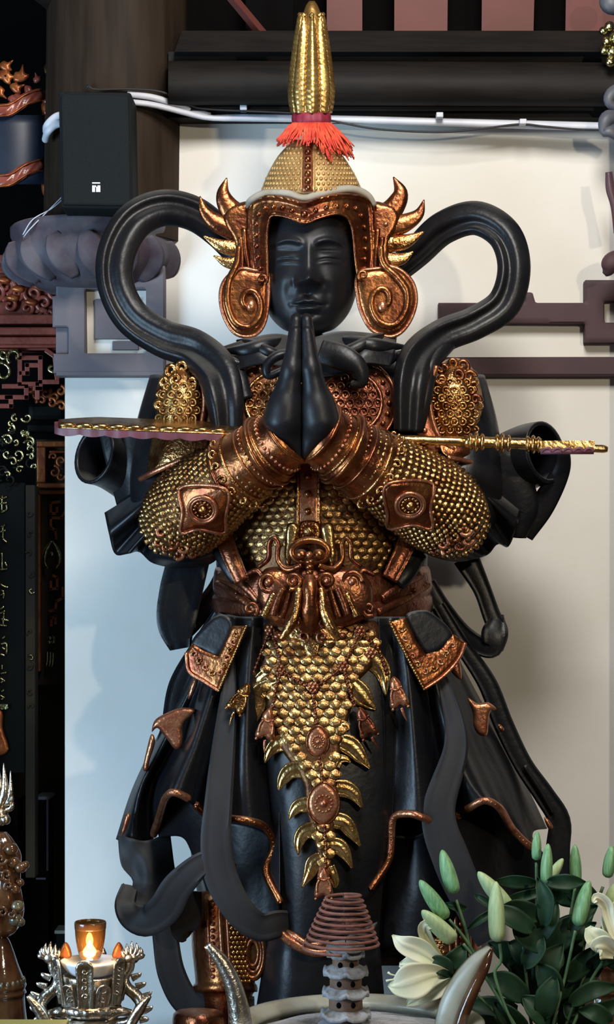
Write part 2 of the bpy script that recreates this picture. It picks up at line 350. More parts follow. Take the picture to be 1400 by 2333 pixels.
for x0, x1, s in ((560, 668, 0), (745, 826, 0), (899, 1020, -2), (1098, 1216, -6), (1289, 1400, -10), (1480, 1600, -12)):
    mb = MB(); mb.add([(x0, 82, WD + 40), (x1, 82, WD + 40), (x0 - s, -600, WD + 40), (x1 - s * 3, -600, WD + 40), (x0, 82, WD + 70), (x1, 82, WD + 70), (x0 - s, -600, WD + 70), (x1 - s * 3, -600, WD + 70)], [(0, 1, 3, 2), (4, 6, 7, 5), (0, 4, 5, 1), (2, 3, 7, 6), (0, 2, 6, 4), (1, 5, 7, 3)])
    mb.obj('board', M['black' if x0 < 600 else 'rafter'], t2, smooth=False)
for i, q in enumerate((((180, -40), (330, 90), 60), ((525, -10), (600, 80), 24), ((60, -60), (210, 60), 70))):
    a, b, wd = q; v, f = tube([(a[0], a[1], 330, wd / 2), (b[0], b[1], 330 + 60 * i, wd / 2)], 3, 4)
    st(MB().add(v, f).obj('trim_%d' % (i + 7), M['rafter'] if i == 1 else M['wood'], smooth=False))
# column, lotus capital and console
FLATD = 440
cc = empty('wooden_column', P(265, 560, 440), 'round brown wooden column rising behind the black speaker', 'column')
MB().add(*loft([(-500, 268, 158, 440, 158), (100, 266, 159, 440, 159), (400, 262, 160, 440, 160), (560, 260, 160, 440, 160)], 12, 64)).obj('shaft', M['colwood'], cc, sharp=60)
bx('side_strip', (150, 180, 478, 530, 285, 300), 'colwood', cc)
FLATD = 410
cp = empty('lotus_capital', P(215, 650, 420), 'purple grey carved lotus petal capital under the wooden column', 'capital')
def pet(a, t): return 1 + .035 * np.abs(np.sin(a * 6 + 1.2 * t)) * np.clip(3 * (t - .12), 0, 1)
v, f = loft([(524, 213, 150, 410, 150), (522, 213, 184, 410, 170), (530, 213, 187, 410, 172), (546, 213, 185, 410, 170), (556, 213, 180, 410, 166), (580, 213, 183, 410, 168), (610, 213, 174, 410, 160), (640, 213, 145, 410, 135), (662, 213, 112, 410, 105), (668, 213, 60, 410, 60)], 40, 120, pet)
MB().add(v, f).obj('lotus_bowl', M['cap'], cp)
for k in range(-4, 5):
    a = k * .40; pts = []
    for t in np.linspace(0, 1, 6): 
        y = 562 + 92 * t; r = 184 * math.cos(.95 * t) ** .55; aa = a + .22 * t
        pts.append((213 + r * math.sin(aa), y, 410 - (r + 5) * .93 * math.cos(aa), 34 * math.sin(math.pi * (.12 + .8 * t))))
    MB().add(*tube(pts, 18, 10, flat=.10)).obj('petal', M['cap'], cp)
FLATD = None
cs = empty('wall_console', P(250, 850, 330), 'grey plaster console with square framed white inset on the wall end', 'console')
FLATD = 338
out = [(133, 606), (376, 606), (376, 850), (122, 850), (122, 806), (156, 806), (156, 745), (120, 745), (120, 675), (128, 675), (128, 640), (133, 636)]
hole = [(194, 658), (333, 658), (333, 805), (196, 805)]
MB().add(*plate([out, hole], 338, 41, 4, 3, 4, smooth=False)).obj('frame', M['grey'], cs, sharp=35)
FLATD = None
bx('notch_block', (127, 157, 745, 806, 352, 378), 'grey', cs, 3)
bx('inset_panel', (188, 340, 650, 812, 368, 379), 'wall', cs)
bx('fret_block', (216, 316, 681, 772, 356, 368), 'grey', cs, 2)
bx('fret_foot', (256, 316, 777, 797, 356, 368), 'grey', cs, 2)
bx('lower_ledge', (128, 376, 846, 856, 334, 378), 'grey', cs, 2)
# painted trim on the right wall
def trimobj(n, loops, d=WD - 34):
    global FLATD
    FLATD = d; o = st(MB().add(*plate(loops, d, 34, 4, 3, 5, smooth=False)).obj('trim_%d' % n, M['trim'], sharp=35)); FLATD = None; return o
trimobj(3, [(900, 814), (1900, 812), (1900, 856), (900, 856)])
trimobj(4, [[(1000, 690), (1196, 690), (1196, 666), (1214, 666), (1221, 690), (1334, 690), (1334, 638), (1440, 638), (1440, 780), (1334, 780), (1334, 736), (1000, 734)], [(1378, 685), (1420, 685), (1420, 735), (1378, 735)]])
# ---------------------------------------------------------------- speaker and cables
FLATD = 140
sp = empty('wall_speaker', P(217, 475, 210), 'black box loudspeaker with small white logo mounted on the column', 'speaker')
mb = MB(); mb.add([(133, 207, 140), (299, 210, 140), (139, 474, 140), (304, 476, 140), (131, 206, 262), (300, 206, 262), (140, 476, 262), (306, 478, 262)], [(0, 1, 3, 2), (4, 6, 7, 5), (0, 4, 5, 1), (2, 3, 7, 6), (0, 2, 6, 4), (1, 5, 7, 3)])
bevel(mb.obj('cabinet', M['spk'], sp, smooth=False), .008, 3)
mb = MB(); mb.add([(139, 214, 134), (294, 217, 134), (144, 468, 134), (299, 470, 134), (139, 214, 146), (294, 217, 146), (144, 468, 146), (299, 470, 146)], [(0, 1, 3, 2), (4, 6, 7, 5), (0, 4, 5, 1), (2, 3, 7, 6), (0, 2, 6, 4), (1, 5, 7, 3)])
bevel(mb.obj('grille', M['spk'], sp, smooth=False), .006, 2)
mb = MB()
for b in ((211, 229, 417, 420), (211, 217.5, 424, 439), (217, 220, 424, 428), (220, 223, 427, 439), (223, 229.5, 424, 439)): mb.add(*boxm(*b, 132.5, 135))
mb.obj('logo', M['logo'], sp, smooth=False)
bx('wall_bracket', (200, 240, 300, 380, 262, 290), 'wood', sp)
FLATD = None
def wirething(name, parts, label, cat, m):
    o = None
    mb = MB()
    for p_, seg in parts: mb.add(*tube(p_, None, seg))
    return tag(mb.obj(name, M[m]), label, cat)
wirething('conduit_pipe', [([(290, 214, 268, 8), (350, 222, 270, 8), (410, 241, 290, 8), (478, 263, 312, 8)], 10), ([(290, 232, 262, 7), (345, 238, 266, 7), (420, 256, 285, 7), (478, 268, 308, 7), (560, 268, 312, 9), (760, 271, 312, 9), (1000, 278, 312, 9), (1200, 284, 312, 10), (1500, 292, 312, 10)], 12)],
           'white plastic conduit running along the top of the wall', 'pipe', 'pvc')
wirething('conduit_elbow', [([(150, 262, 272, 9), (128, 266, 272, 9), (108, 285, 280, 9), (106, 300, 320, 9)], 10), ([(150, 280, 268, 9), (128, 284, 268, 9), (110, 300, 276, 9), (104, 318, 320, 9)], 10)],
           'two short white conduit elbows left of the speaker', 'pipe', 'pvc')
wirething('black_cable', [([(196, 203, 255, 2.5), (204, 190, 255, 2.5), (212, 203, 255, 2.5), (300, 203, 258, 3), (370, 210, 262, 3), (430, 238, 280, 3), (480, 249, 288, 3), (680, 258, 290, 3)], 6)], 'black cable draped above the conduit beside the speaker', 'cable', 'wire')
wirething('hanging_cable', [([(755, 275, 298, 2.5), (860, 294, 298, 2.5), (1000, 301, 298, 2.5), (1100, 293, 298, 2.5), (1185, 283, 298, 2.5), (1240, 288, 298, 2.5), (1320, 295, 298, 2.5), (1420, 296, 298, 2.5)], 6)], 'thin black cable sagging under the white conduit', 'cable', 'wire')
for i, (x, y) in enumerate(((1003, 262), (1193, 277), (555, 245))):
    tag(bx('cable_clip', (x - 8, x + 8, y - 7, y + 5, 280, 306), 'pvc', None, 2), ['small white cable clip on the conduit right of the red tassel', 'white cable clip tying the hanging cable near the right end', 'small white cable clip on the dark beam left of the plume'][i], 'clip', 'cable clips')
wirething('loose_wire', [([(150, 448, 275, 1.6), (118, 475, 262, 1.6), (75, 500, 255, 1.6), (52, 535, 262, 1.6)], 5), ([(150, 440, 275, 1.6), (112, 478, 262, 1.6), (70, 520, 250, 1.6), (54, 540, 262, 1.6)], 5)], 'two loose grey wire ends below the speaker', 'wire', 'pvc')
# ---------------------------------------------------------------- left recess
def strokes(mb, polys, wd, d0, d1):
    for p_ in polys:
        for a, b in zip(p_[:-1], p_[1:]):
            a = np.array(a, float); b = np.array(b, float); e = unit(b - a); n_ = np.array([-e[1], e[0]]) * wd / 2; a = a - e * wd / 2; b = b + e * wd / 2
            c = [a - n_, b - n_, b + n_, a + n_]
            mb.add([(*q, d0) for q in c] + [(*q, d1) for q in c], [(0, 1, 2, 3), (7, 6, 5, 4), (0, 4, 5, 1), (1, 5, 6, 2), (2, 6, 7, 3), (3, 7, 4, 0)])
    return mb
def frets(parent, polys, wd, d0, d1, m):
    for q in polys: bevel(strokes(MB(), [q], wd, d0, d1).obj('fretwork', M[m], parent, smooth=False), .002)
al = empty('lacquer_altar', P(60, 930, 720), 'carved red lacquer altar front with gilt fretwork at the left edge', 'altar')
for b in ((-160, 150, 580, 600, 640, 760), (-160, 150, 600, 622, 690, 760), (-160, 150, 716, 738, 660, 760), (-160, 150, 745, 762, 630, 760), (-160, 150, 767, 784, 645, 760), (-160, 150, 784, 792, 665, 760)):
    bx('moulding', b, 'lac', al, 4)
bx('carved_panel', (-160, 150, 620, 718, 720, 760), 'lac', al)
def curl(x, y, r, turns, a0, d, th, sgn=1, n=22, tail=None):
    pts = []
    for i in range(n):
        t = i / (n - 1); a = a0 + sgn * turns * 2 * math.pi * t; rr = r * (1 - .82 * t); pts.append((x + rr * math.cos(a), y + rr * math.sin(a), d, th * (1 - .35 * t)))
    if tail: pts = [(*q, d, th) for q in tail] + pts
    return pts
rnd = random.Random(3)
for x, y, r in ((12, 652, 20), (45, 640, 16), (75, 668, 22), (22, 695, 18), (62, 702, 15), (100, 690, 20), (96, 715, 12), (112, 715, 10), (40, 668, 14), (-10, 670, 20), (125, 668, 15)):
    MB().add(*tube(curl(x, y, r, 1.3, rnd.random() * 6, 708, 6, rnd.choice((-1, 1))), 30, 7)).obj('carved_curl', M['lac'], al)
for x, y in ((8, 640), (40, 660), (70, 690), (55, 630), (90, 655), (28, 680)):
    a = rnd.random() * 6; MB().add(*plate([(x - 16, y), (x - 5, y - 10), (x + 16, y - 4), (x + 8, y + 8)], 700, 10, 7, 6, 4)).obj('carved_leaf', M['orange'], al)
frets(al, [[(-20, 800), (45, 800), (45, 875), (85, 875), (85, 905)], [(40, 815), (92, 815), (92, 870), (130, 870)], [(48, 850), (62, 850), (62, 832), (82, 832)], [(92, 870), (92, 885), (80, 885)], [(10, 880), (60, 880), (60, 905), (15, 905)], [(-20, 925), (25, 925), (25, 905), (-20, 905)], [(108, 800), (125, 812), (130, 860)]], 11, 672, 700, 'lac')
g = MB(); strokes(g, [[(-20, 793), (150, 793)]], 10, 690, 740); g.obj('fret_rail', M['lac'], al, smooth=False)
for i, (x, y, r, a) in enumerate(((34, 812, 20, 2.2), (4, 850, 26, 4), (8, 806, 12, 1), (118, 838, 12, 0))):
    MB().add(*tube(curl(x, y, r, .85, a, 655, 5, 1), 26, 8)).obj('gilt_ring', M['lacgold'], al)
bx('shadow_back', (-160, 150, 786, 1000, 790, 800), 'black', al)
for x, y in ((80, 900), (104, 895), (125, 905), (138, 890), (95, 912), (118, 918), (140, 925), (70, 885)):
    MB().add(*tube(curl(x, y, 12, 1.1, rnd.random() * 6, 735, 5), 18, 6)).obj('carved_curl', M['orange'], al)
# carved couplet board with gilded writing, gilt crest
bo = empty('couplet_board', P(20, 1720, 640), 'black board with gilded calligraphy standing at the left edge', 'board')
bx('panel', (-160, 56, 1100, 1760, 650, 690), 'dgreen', bo)
bx('carved_post', (58, 80, 1105, 2000, 640, 690), 'backw', bo, 2)
chars = [[[(0, 1137), (14, 1132)], [(4, 1130), (4, 1165)], [(0, 1148), (14, 1145)], [(2, 1168), (14, 1160), (12, 1150)]],
 [[(2, 1200), (10, 1196)], [(0, 1212), (12, 1208)], [(6, 1196), (6, 1228)], [(4, 1226), (14, 1236)]],
 [[(0, 1262), (4, 1262), (4, 1296)], [(0, 1298), (15, 1296)], [(10, 1280), (14, 1290)]],
 [[(0, 1330), (8, 1336), (17, 1338)], [(2, 1345), (8, 1348)], [(0, 1356), (8, 1352), (6, 1364)]],
 [[(0, 1388), (8, 1382)], [(0, 1398), (10, 1392)], [(2, 1410), (18, 1414)], [(8, 1395), (6, 1425)], [(0, 1424), (14, 1426)]],
 [[(4, 1455), (10, 1450)], [(0, 1468), (13, 1466), (13, 1490)], [(4, 1475), (10, 1480)], [(0, 1490), (10, 1494)]],
 [[(4, 1515), (4, 1525)], [(0, 1535), (13, 1532)], [(0, 1545), (10, 1552)], [(2, 1556), (8, 1548)]],
 [[(2, 1576), (8, 1572)], [(0, 1584), (8, 1590)], [(2, 1594), (9, 1588)]]]
for c in chars:
    g = MB()
    for s_ in c: g.add(*tube([(x * 1.1, y, 646, 2.6) for x, y in s_], 8, 6))
    g.obj('gilt_character', M['lacgold'], bo, kind='text' and None)
g = MB(); strokes(g, [[(-20, 1610), (12, 1610)]], 12, 636, 650); g.obj('gilt_border', M['lacgold'], bo, smooth=False)
MB().add(*plate([(-30, 1618), (4, 1620), (6, 1660), (18, 1712), (-30, 1715)], 640, 10, 8, 5, 4)).obj('gilt_foot', M['orange'], bo)
for i in range(46):
    x = rnd.uniform(-15, 80) ; y = rnd.uniform(945, 1110)
    if x > 45 and y > 1070 or x > 66 and y < 965: continue
    MB().add(*tube(curl(x, y, rnd.uniform(7, 15), 1, rnd.random() * 6, 632 + rnd.uniform(-8, 8), 3.4, rnd.choice((-1, 1)), 12), 14, 6)).obj('gilt_foliage', M['lacgold' if rnd.random() < .62 else 'dgreen'], bo)
for k, (y, x) in enumerate(((1170, 66), (1215, 70), (1262, 66), (1310, 70), (1345, 72), (1440, 68), (1500, 70), (1520, 66), (1575, 68), (1610, 72))):
    MB().add(*tube(curl(x, y, 8, .8, k * 1.7, 637, 2.5, 1, 10), 10, 6)).obj('post_curl', M['lacgold' if k in (4, 6) else 'backw'], bo)
bx('log_end_panel', (62, 150, 915, 958, 760, 790), 'dgreen', bo, 14)
bx('shelf_strip', (62, 150, 966, 984, 740, 790), 'dgreen', bo, 4)
# orange gilt carved door panel beyond
pn = empty('carved_screen', P(120, 1560, 800), 'orange gilt carved screen panel between dark post and white wall', 'screen')
bx('back_board', (82, 160, 984, 1560, 830, 850), 'backw', pn)
for b in ((84, 160, 1004, 1018, 790, 830), (84, 104, 1018, 1100, 795, 830), (84, 160, 1100, 1112, 785, 830), (88, 160, 1116, 1126, 795, 830), (112, 160, 1026, 1032, 800, 830), (84, 92, 1126, 1530, 800, 830)):
    bx('rail', b, 'orange', pn, 3)
for x, y, r in ((122, 1040, 9), (124, 1075, 14), (140, 1050, 12), (138, 1085, 10)):
    MB().add(*tube(curl(x, y, r, 1.1, x, 805, 4), 20, 7)).obj('carved_curl', M['orange'], pn)
frets(pn, [[(135, 1143), (115, 1146), (116, 1170), (130, 1170), (130, 1158)], [(148, 1165), (140, 1180), (116, 1180), (116, 1203), (126, 1208), (128, 1226)], [(122, 1312), (130, 1316), (130, 1340), (116, 1342), (116, 1326)], [(143, 1340), (143, 1362), (128, 1370), (126, 1390), (114, 1392)], [(117, 1424), (117, 1408), (126, 1404), (126, 1420)]], 7, 795, 812, 'orange')
for s_ in (-1, 1):
    MB().add(*tube([(118, 1232, 790, 3), (118 + s_ * 14, 1256, 790, 6), (118 + s_ * 17, 1280, 790, 4), (118 + s_ * 8, 1296, 790, 2)], 16, 8)).obj('gilt_petal', M['lacgold'], pn)
MB().add(*ell(118, 1262, 786, 5, 6, 5)).obj('gilt_boss', M['lacgold'], pn)
for x, y, a in ((108, 1452, .3), (120, 1448, 1.2), (124, 1456, 2.0), (118, 1462, 3)):
    MB().add(*tube([(x, y, 792, 2), (x + 6 * math.cos(a), y + 6 * math.sin(a), 790, 4.5), (x + 12 * math.cos(a), y + 12 * math.sin(a), 792, 1.5)], 8, 7)).obj('gilt_leaf', M['lacgold'], pn)
for x in (108, 115, 121): MB().add(*tube([(x, 1484, 795, 2.6), (x - 1, 1505, 793, 3), (x - 3, 1520, 795, 2)], 8, 6)).obj('gilt_tassel', M['lacgold'], pn)
cb = empty('dark_cabinet', P(97, 2080, 780), 'dark cabinet with thin pale edge strip in the recess behind the ceramic burner', 'cabinet')
bx('body', (40, 109, 1822, 2300, 770, 860), 'black', cb)
bx('top_strip', (82, 112, 1815, 1822, 765, 860), 'grey', cb)
bx('edge_strip', (106, 110, 1822, 1984, 764, 770), 'grey', cb)
bx('handle', (82, 104, 2000, 2004, 764, 770), 'grey', cb)
gr = empty('small_stand', P(138, 2190, 700), 'small dark green stand in the recess next to the white wall end', 'stand')
bx('top', (124, 160, 2120, 2128, 690, 760), 'rim', gr, 2); bx('body', (128, 160, 2128, 2320, 695, 755), 'dgreen', gr)
# navy lantern and red foliage, upper left
la = empty('silk_lantern', P(30, 440, 650), 'navy blue silk lantern with red gilt scalloped bands at the upper left', 'lantern')
MB().add(*loft([(262, 20, 105, 640, 90), (330, 20, 108, 640, 92), (420, 20, 104, 640, 90)], 8, 40)).obj('silk_body', M['navy'], la)
for y0, nm in ((252, 'upper_band'), (412, 'lower_band')):
    pts = [(-80, y0 + 8, 560, 10), (0, y0 + 0, 540, 13), (25, y0 - 4, 542, 13), (60, y0 - 26, 552, 14), (95, y0 - 38, 575, 12)]
    MB().add(*band([(x, y, d, 30) for x, y, d, r in pts], lambda s, t: 5 * (1 - s * s) + 2 * math.sin(40 * t + 5 * s), 9, 40, 8)).obj(nm, M['lac'], la)
    for dy in (-12, 12): MB().add(*tube([(x, y + dy, d - 6, 2.2) for x, y, d, r in pts], 26, 6)).obj('gilt_edge', M['orange'], la)
for k in range(9):
    y = 212 + k * 26; MB().add(*plate([(94, y), (108, y - 8), (120, y + 4), (116, y + 22), (100, y + 26)], 590, 16, 8, 6, 4)).obj('post_leaf', M['orange' if k % 3 else 'lac'], la)
for x, y, a, s_ in ((5, 150, 0, 1), (10, 165, .6, 1.1), (40, 185, -.7, 1.2), (30, 195, .3, 1), (5, 195, 1.4, 1), (65, 195, .9, .8), (88, 190, -1.2, .7), (2, 178, -.5, 1.1), (25, 225, .1, .9), (40, 215, .7, .8)):
    c, n_ = math.cos(a), math.sin(a); o_ = [(0, 0), (12, -12), (20, -8), (34, -14), (26, 0), (30, 10), (14, 12)]
    MB().add(*plate([(x + s_ * (c * u - n_ * v_) - 8, y + s_ * (n_ * u + c * v_)) for u, v_ in o_], 585, 10, 6, 5, 3.5)).obj('foliage', M['lac' if s_ < 1 else 'orange'], la)
MB().add(*tube([(122, 168, 590, 5), (108, 166, 590, 6), (105, 152, 590, 5), (113, 138, 590, 2)], 14, 8)).obj('gilt_flame', M['lacgold'], la)
MB().add(*tube([(112, 188, 590, 3), (118, 200, 590, 4), (117, 214, 590, 2)], 8, 7)).obj('gilt_drop', M['lacgold'], la)
# neighbouring statue: edge of its carved weapon and ribbon at the right border
ns = empty('carved_ribbon_staff', P(1420, 640, 100), 'slate and plum carved ribbon staff of neighbouring figure at right edge', 'staff')
MB().add(*tube([(1452, -100, 250, 16), (1452, 300, 250, 16), (1452, 700, 250, 14), (1452, 3010, 250, 16)], 20, 12)).obj('pole', M['slate'], ns)
MB().add(*ell(1398, 5, 235, 32, 30, 28)).obj('knob', M['slate'], ns)
for x, y, r in ((1376, 70, 10), (1390, 60, 12), (1385, 95, 13), (1378, 115, 11), (1396, 118, 15), (1392, 140, 13), (1405, 85, 16)): MB().add(*ell(x, y, 215, r, r, r)).obj('gilt_lobe', M['lacgold'], ns)
MB().add(*tube([(1425, 200, 240, 18), (1395, 215, 230, 16), (1392, 235, 228, 13), (1425, 250, 235, 12)], 20, 10)).obj('cloud_scroll', M['slate'], ns)
MB().add(*tube([(1425, 262, 240, 14), (1385, 270, 228, 18), (1378, 300, 225, 12), (1392, 300, 222, 14), (1420, 320, 235, 12)], 24, 10)).obj('cloud_scroll', M['slate'], ns)
MB().add(*band([(1388, 392, 230, 16), (1392, 430, 230, 22), (1402, 470, 230, 20), (1412, 530, 230, 26)], lambda s, t: 6 * (1 - s * s), th=8)).obj('ribbon', M['plum'], ns)
MB().add(*tube([(1425, 585, 240, 22), (1395, 600, 230, 24), (1385, 618, 230, 14), (1378, 626, 230, 6)], 16, 12)).obj('sleeve_end', M['trim'], ns)
# ---------------------------------------------------------------- plinth and statue
pl = MB(); pl.add([(x, y, z) for z in (-1.0, -.06) for y in (-.42, .30) for x in (-.61, .64)], [(0, 2, 3, 1), (4, 5, 7, 6), (0, 1, 5, 4), (2, 6, 7, 3), (0, 4, 6, 2), (1, 3, 7, 5)])
tag(pl.obj('statue_plinth', M['tablem'], smooth=False, world=True), 'dark wooden plinth carrying the guardian statue', 'plinth')
T = empty('guardian_statue', (0.02, 0, -.06), 'black lacquered guardian statue in gilded armour with palms pressed together', 'statue')
G = lambda x, y, cx, cy, sx, sy: np.exp(-((x - cx) / sx) ** 2 - ((y - cy) / sy) ** 2)
# --- torso
torso = MB(); torso.add(*loft([(770, 712, 66, 0, 62), (800, 712, 90, 0, 75), (822, 714, 190, 5, 100), (850, 718, 255, 5, 118), (900, 722, 285, 5, 140), (1000, 728, 275, 0, 158), (1120, 732, 255, 0, 165), (1230, 733, 245, 0, 165), (1330, 735, 240, 0, 170), (1430, 738, 250, 0, 185)], 50, 72))
torso.obj('torso', M['stat'], T); TB = torso.bvh()
# --- head: one continuous surface
rows = [(446, 707, 60, 0, 80), (462, 707, 92, -4, 104), (500, 707, 108, -5, 114), (540, 707, 114, -6, 118), (585, 707, 115, -8, 119), (625, 706, 112, -10, 117), (665, 705, 108, -14, 112), (700, 704, 98, -18, 103), (728, 703, 82, -22, 90), (750, 703, 58, -26, 68), (760, 703, 32, -20, 40), (766, 704, 42, 10, 42), (800, 708, 62, 20, 58)]
hv, hf = loft(rows, 190, 220); hv = np.array(hv); x, y = hv[:, 0], hv[:, 1]; fr = hv[:, 2] < 0
X = x - 703; A = np.abs(X)
dz = 0
dz = dz + (8 + 10 * np.clip((y - 560) / 70, 0, 1)) * np.exp(-(X / (14 + 5 * np.clip((y - 560) / 70, 0, 1))) ** 2) / (1 + np.exp(-(y - 555) / 6)) / (1 + np.exp((y - 646) / 4))
dz = dz + 24 * G(X, y, 0, 634, 17, 15) + 12 * G(A, y, 21, 641, 10, 10) - 5 * G(A, y, 33, 645, 5, 10) - 6 * G(X, y, 0, 668, 24, 8)
dz = dz - 15 * G(A, y, 42, 578, 30, 19) + 15 * G(A, y, 46, 583, 25, 15)
ey = 590 + .006 * (A - 46) ** 2 * np.sign(0); lid = 594 - 5 * (1 - ((A - 46) / 28) ** 2)
on = np.clip(1 - ((A - 46) / 30) ** 2, 0, 1)
dz = dz - 6 * np.exp(-((y - lid) / 2.8) ** 2) * on + 3 * np.exp(-((y - lid - 8) / 4.0) ** 2) * on - 4 * np.exp(-((y - 572 + .004 * (A - 46) ** 2 * 0) / 3) ** 2) * on
brow = 553 - 10 * np.sin(np.clip((A - 16) / 66, 0, 1) * np.pi) + 6 * np.clip((A - 16) / 66, 0, 1)
dz = dz + 8 * np.exp(-((y - brow) / 7) ** 2) * np.clip((A - 10) / 12, 0, 1) * np.clip((88 - A) / 20, 0, 1)
dz = dz + 9 * G(A, y, 55, 636, 30, 28) - 5 * G(A, y, 44, 662, 12, 22)
up = 687 - 3 * np.exp(-((A - 9) / 8) ** 2) + .006 * A ** 2 * .4; dz = dz + 11 * np.exp(-((y - up) / 5.5) ** 2) * np.clip(1 - (A / 36) ** 2, 0, 1) + 12 * np.exp(-((y - 703) / 6) ** 2) * np.clip(1 - (A / 29) ** 2, 0, 1)
dz = dz - 6 * np.exp(-((y - 694.5) / 2.4) ** 2) * np.clip(1 - (A / 38) ** 2, 0, 1) - 3 * G(A, y, 40, 694, 6, 6) - 6 * G(X, y, 0, 717, 22, 5) + 10 * G(X, y, 0, 735, 24, 12) - 4 * G(X, y, 0, 674, 4, 7)
hv[:, 2] -= np.where(fr, dz * np.clip(-hv[:, 2] / 60, 0, 1), 0)
MB().add(hv, hf).obj('head', M['face'], T, label='black lacquered face with downcast eyes')
# --- helmet
hel = MB(); hel.add(*loft([(318, 707, 36, -10, 36), (332, 707, 52, -10, 52), (355, 708, 74, -10, 74), (385, 709, 93, -10, 95), (415, 710, 108, -10, 110), (440, 711, 117, -10, 118), (455, 711, 120, 5, 108), (480, 710, 128, 25, 95), (540, 708, 134, 35, 95), (640, 708, 130, 40, 90)], 40, 64))
helmet = hel.obj('helmet', M['dome'], T, label='pale gold studded helmet bowl'); HB = hel.bvh()
st_ = MB()
for i, yy in enumerate(np.arange(338, 440, 11.5)):
    w_ = np.interp(yy, [330, 355, 385, 415, 445], [48, 72, 92, 107, 116]); nn = int(w_ / 8.5)
    for k in range(-nn, nn + 1):
        a = (k + .5 * (i % 2)) * 11.5 / w_
        if abs(a) > 1.5: continue
        x_ = 709 + w_ * math.sin(a)
        if abs(x_ - 702) < 15: continue
        d_, nrm = hit(HB, x_, yy); st_.add(*ell(x_, yy, d_ - 1, 4.4, 4.4, 4.4, 4, 6))
st_.obj('studs', M['dome'], helmet, kind='stuff')
sm = MB(); sm.add(*tube([(703, 320, hit(HB, 703, 322)[0] - 1, 11), (702, 380, hit(HB, 702, 380)[0] - 1, 12), (701, 436, hit(HB, 701, 436)[0] - 1, 13)], 14, 8, flat=.35)); sm.obj('crest_strip', M['rose'], helmet)
for k, yy in enumerate(np.linspace(330, 428, 7)):
    d_, _ = hit(HB, 702, yy); MB().add(*ell(702, yy, d_ - 8, 8, 8, 8, 6, 8)).obj('crest_bead', M['copper'], helmet)
for dx in (-15, 16):
    MB().add(*tube([(702 + dx, yy, hit(HB, 702 + dx, yy)[0] - 2, 2.2) for yy in (322, 350, 380, 410, 436)], 16, 6)).obj('crest_edge', M['dome'], helmet)
fd = lambda x, y: -142 + 78 * min(abs(x - 707) / 150, 1.1) ** 2 + 10 * np.clip((y - 500) / 120, 0, 1)
outer = [(580, 640), (567, 600), (563, 540), (562, 495), (566, 466), (580, 451), (614, 443), (657, 449), (693, 459), (728, 448), (773, 440), (811, 442), (837, 450), (852, 466), (857, 521), (859, 580), (850, 640), (818, 640), (811, 594), (805, 530), (796, 502), (786, 491), (764, 487), (726, 497), (696, 508), (657, 495), (631, 490), (616, 494), (609, 530), (610, 600), (612, 640)]
def trough(x, y, dist): return -9 * np.clip((dist - 5) / 9, 0, 1)
v, f = plate(outer, 0, 46, 5, 6, 3.2, dfn=fd, ffn=trough); frame = MB().add(v, f).obj('face_frame', M['copper'], T, sharp=50); 
FB = MB().add(v, f).bvh()
MB().add(*tube([(x_, y_, fd(x_, y_) - 4, 3.6) for x_, y_ in [(610, 640), (609, 580), (609, 530), (616, 495), (631, 490), (657, 495), (696, 508), (726, 497), (764, 487), (786, 491), (797, 503), (805, 530), (811, 594), (818, 640)]], 80, 7)).obj('inner_edge', M['copper'], frame)
lip = [(566, 470, fd(566, 470) + 10, 7), (572, 456, -90, 8), (606, 440, -100, 9), (655, 441, -118, 9), (692, 451, -128, 8), (735, 440, -118, 9), (795, 430, -98, 9), (835, 443, -80, 9), (854, 468, -70, 7)]
MB().add(*tube(lip, 60, 8)).obj('brim_lip', M['dusty'], frame)
top = [(572, 452, 20), (606, 430, 0), (655, 428, 0), (692, 436, 0), (735, 428, 0), (795, 420, 0), (845, 445, 20)]
v, f, _ = sheet([[(a[0], a[1], a[2] - 2), (b_[0], b_[1], b_[2] + 4)] for a, b_ in zip(lip[1:-1], [(578, 446, -20), (612, 436, -40), (655, 436, -60), (692, 442, -64), (735, 436, -60), (795, 428, -40), (842, 442, -20)])], 4, 40, 6); MB().add(v, f).obj('brim_top', M['dusty'], frame)
ball = mesh('rivet', np.array(ell(0, 0, 0, 1, 1, 1, 6, 8)[0])[:, [0, 2, 1]], ell(0, 0, 0, 1, 1, 1, 6, 8)[1], M['copper'])
ballg = ball.copy(); ballg.materials.clear(); ballg.materials.append(M['rose'])
ballb = ball.copy(); ballb.materials.clear(); ballb.materials.append(M['gold'])
def bead(name, x, y, d, r, parent, me=None):
    o = link(name, me or ball, P(x, y, d), parent); o.scale = (r * S,) * 3; return o
for x_, y_ in [(593, 612), (588, 586), (585, 561), (584, 536), (585, 511), (590, 488), (604, 474), (624, 471), (645, 473), (666, 480), (720, 479), (744, 473), (768, 470), (792, 470), (812, 475), (824, 492), (831, 518), (834, 544), (833, 568), (832, 591), (832, 613)]:
    bead('rivet', x_, y_, hit(FB, x_, y_)[0] - 1, 6.2, frame)
bead('rivet', 694, 488, hit(FB, 694, 486)[0] - 1, 9, frame)
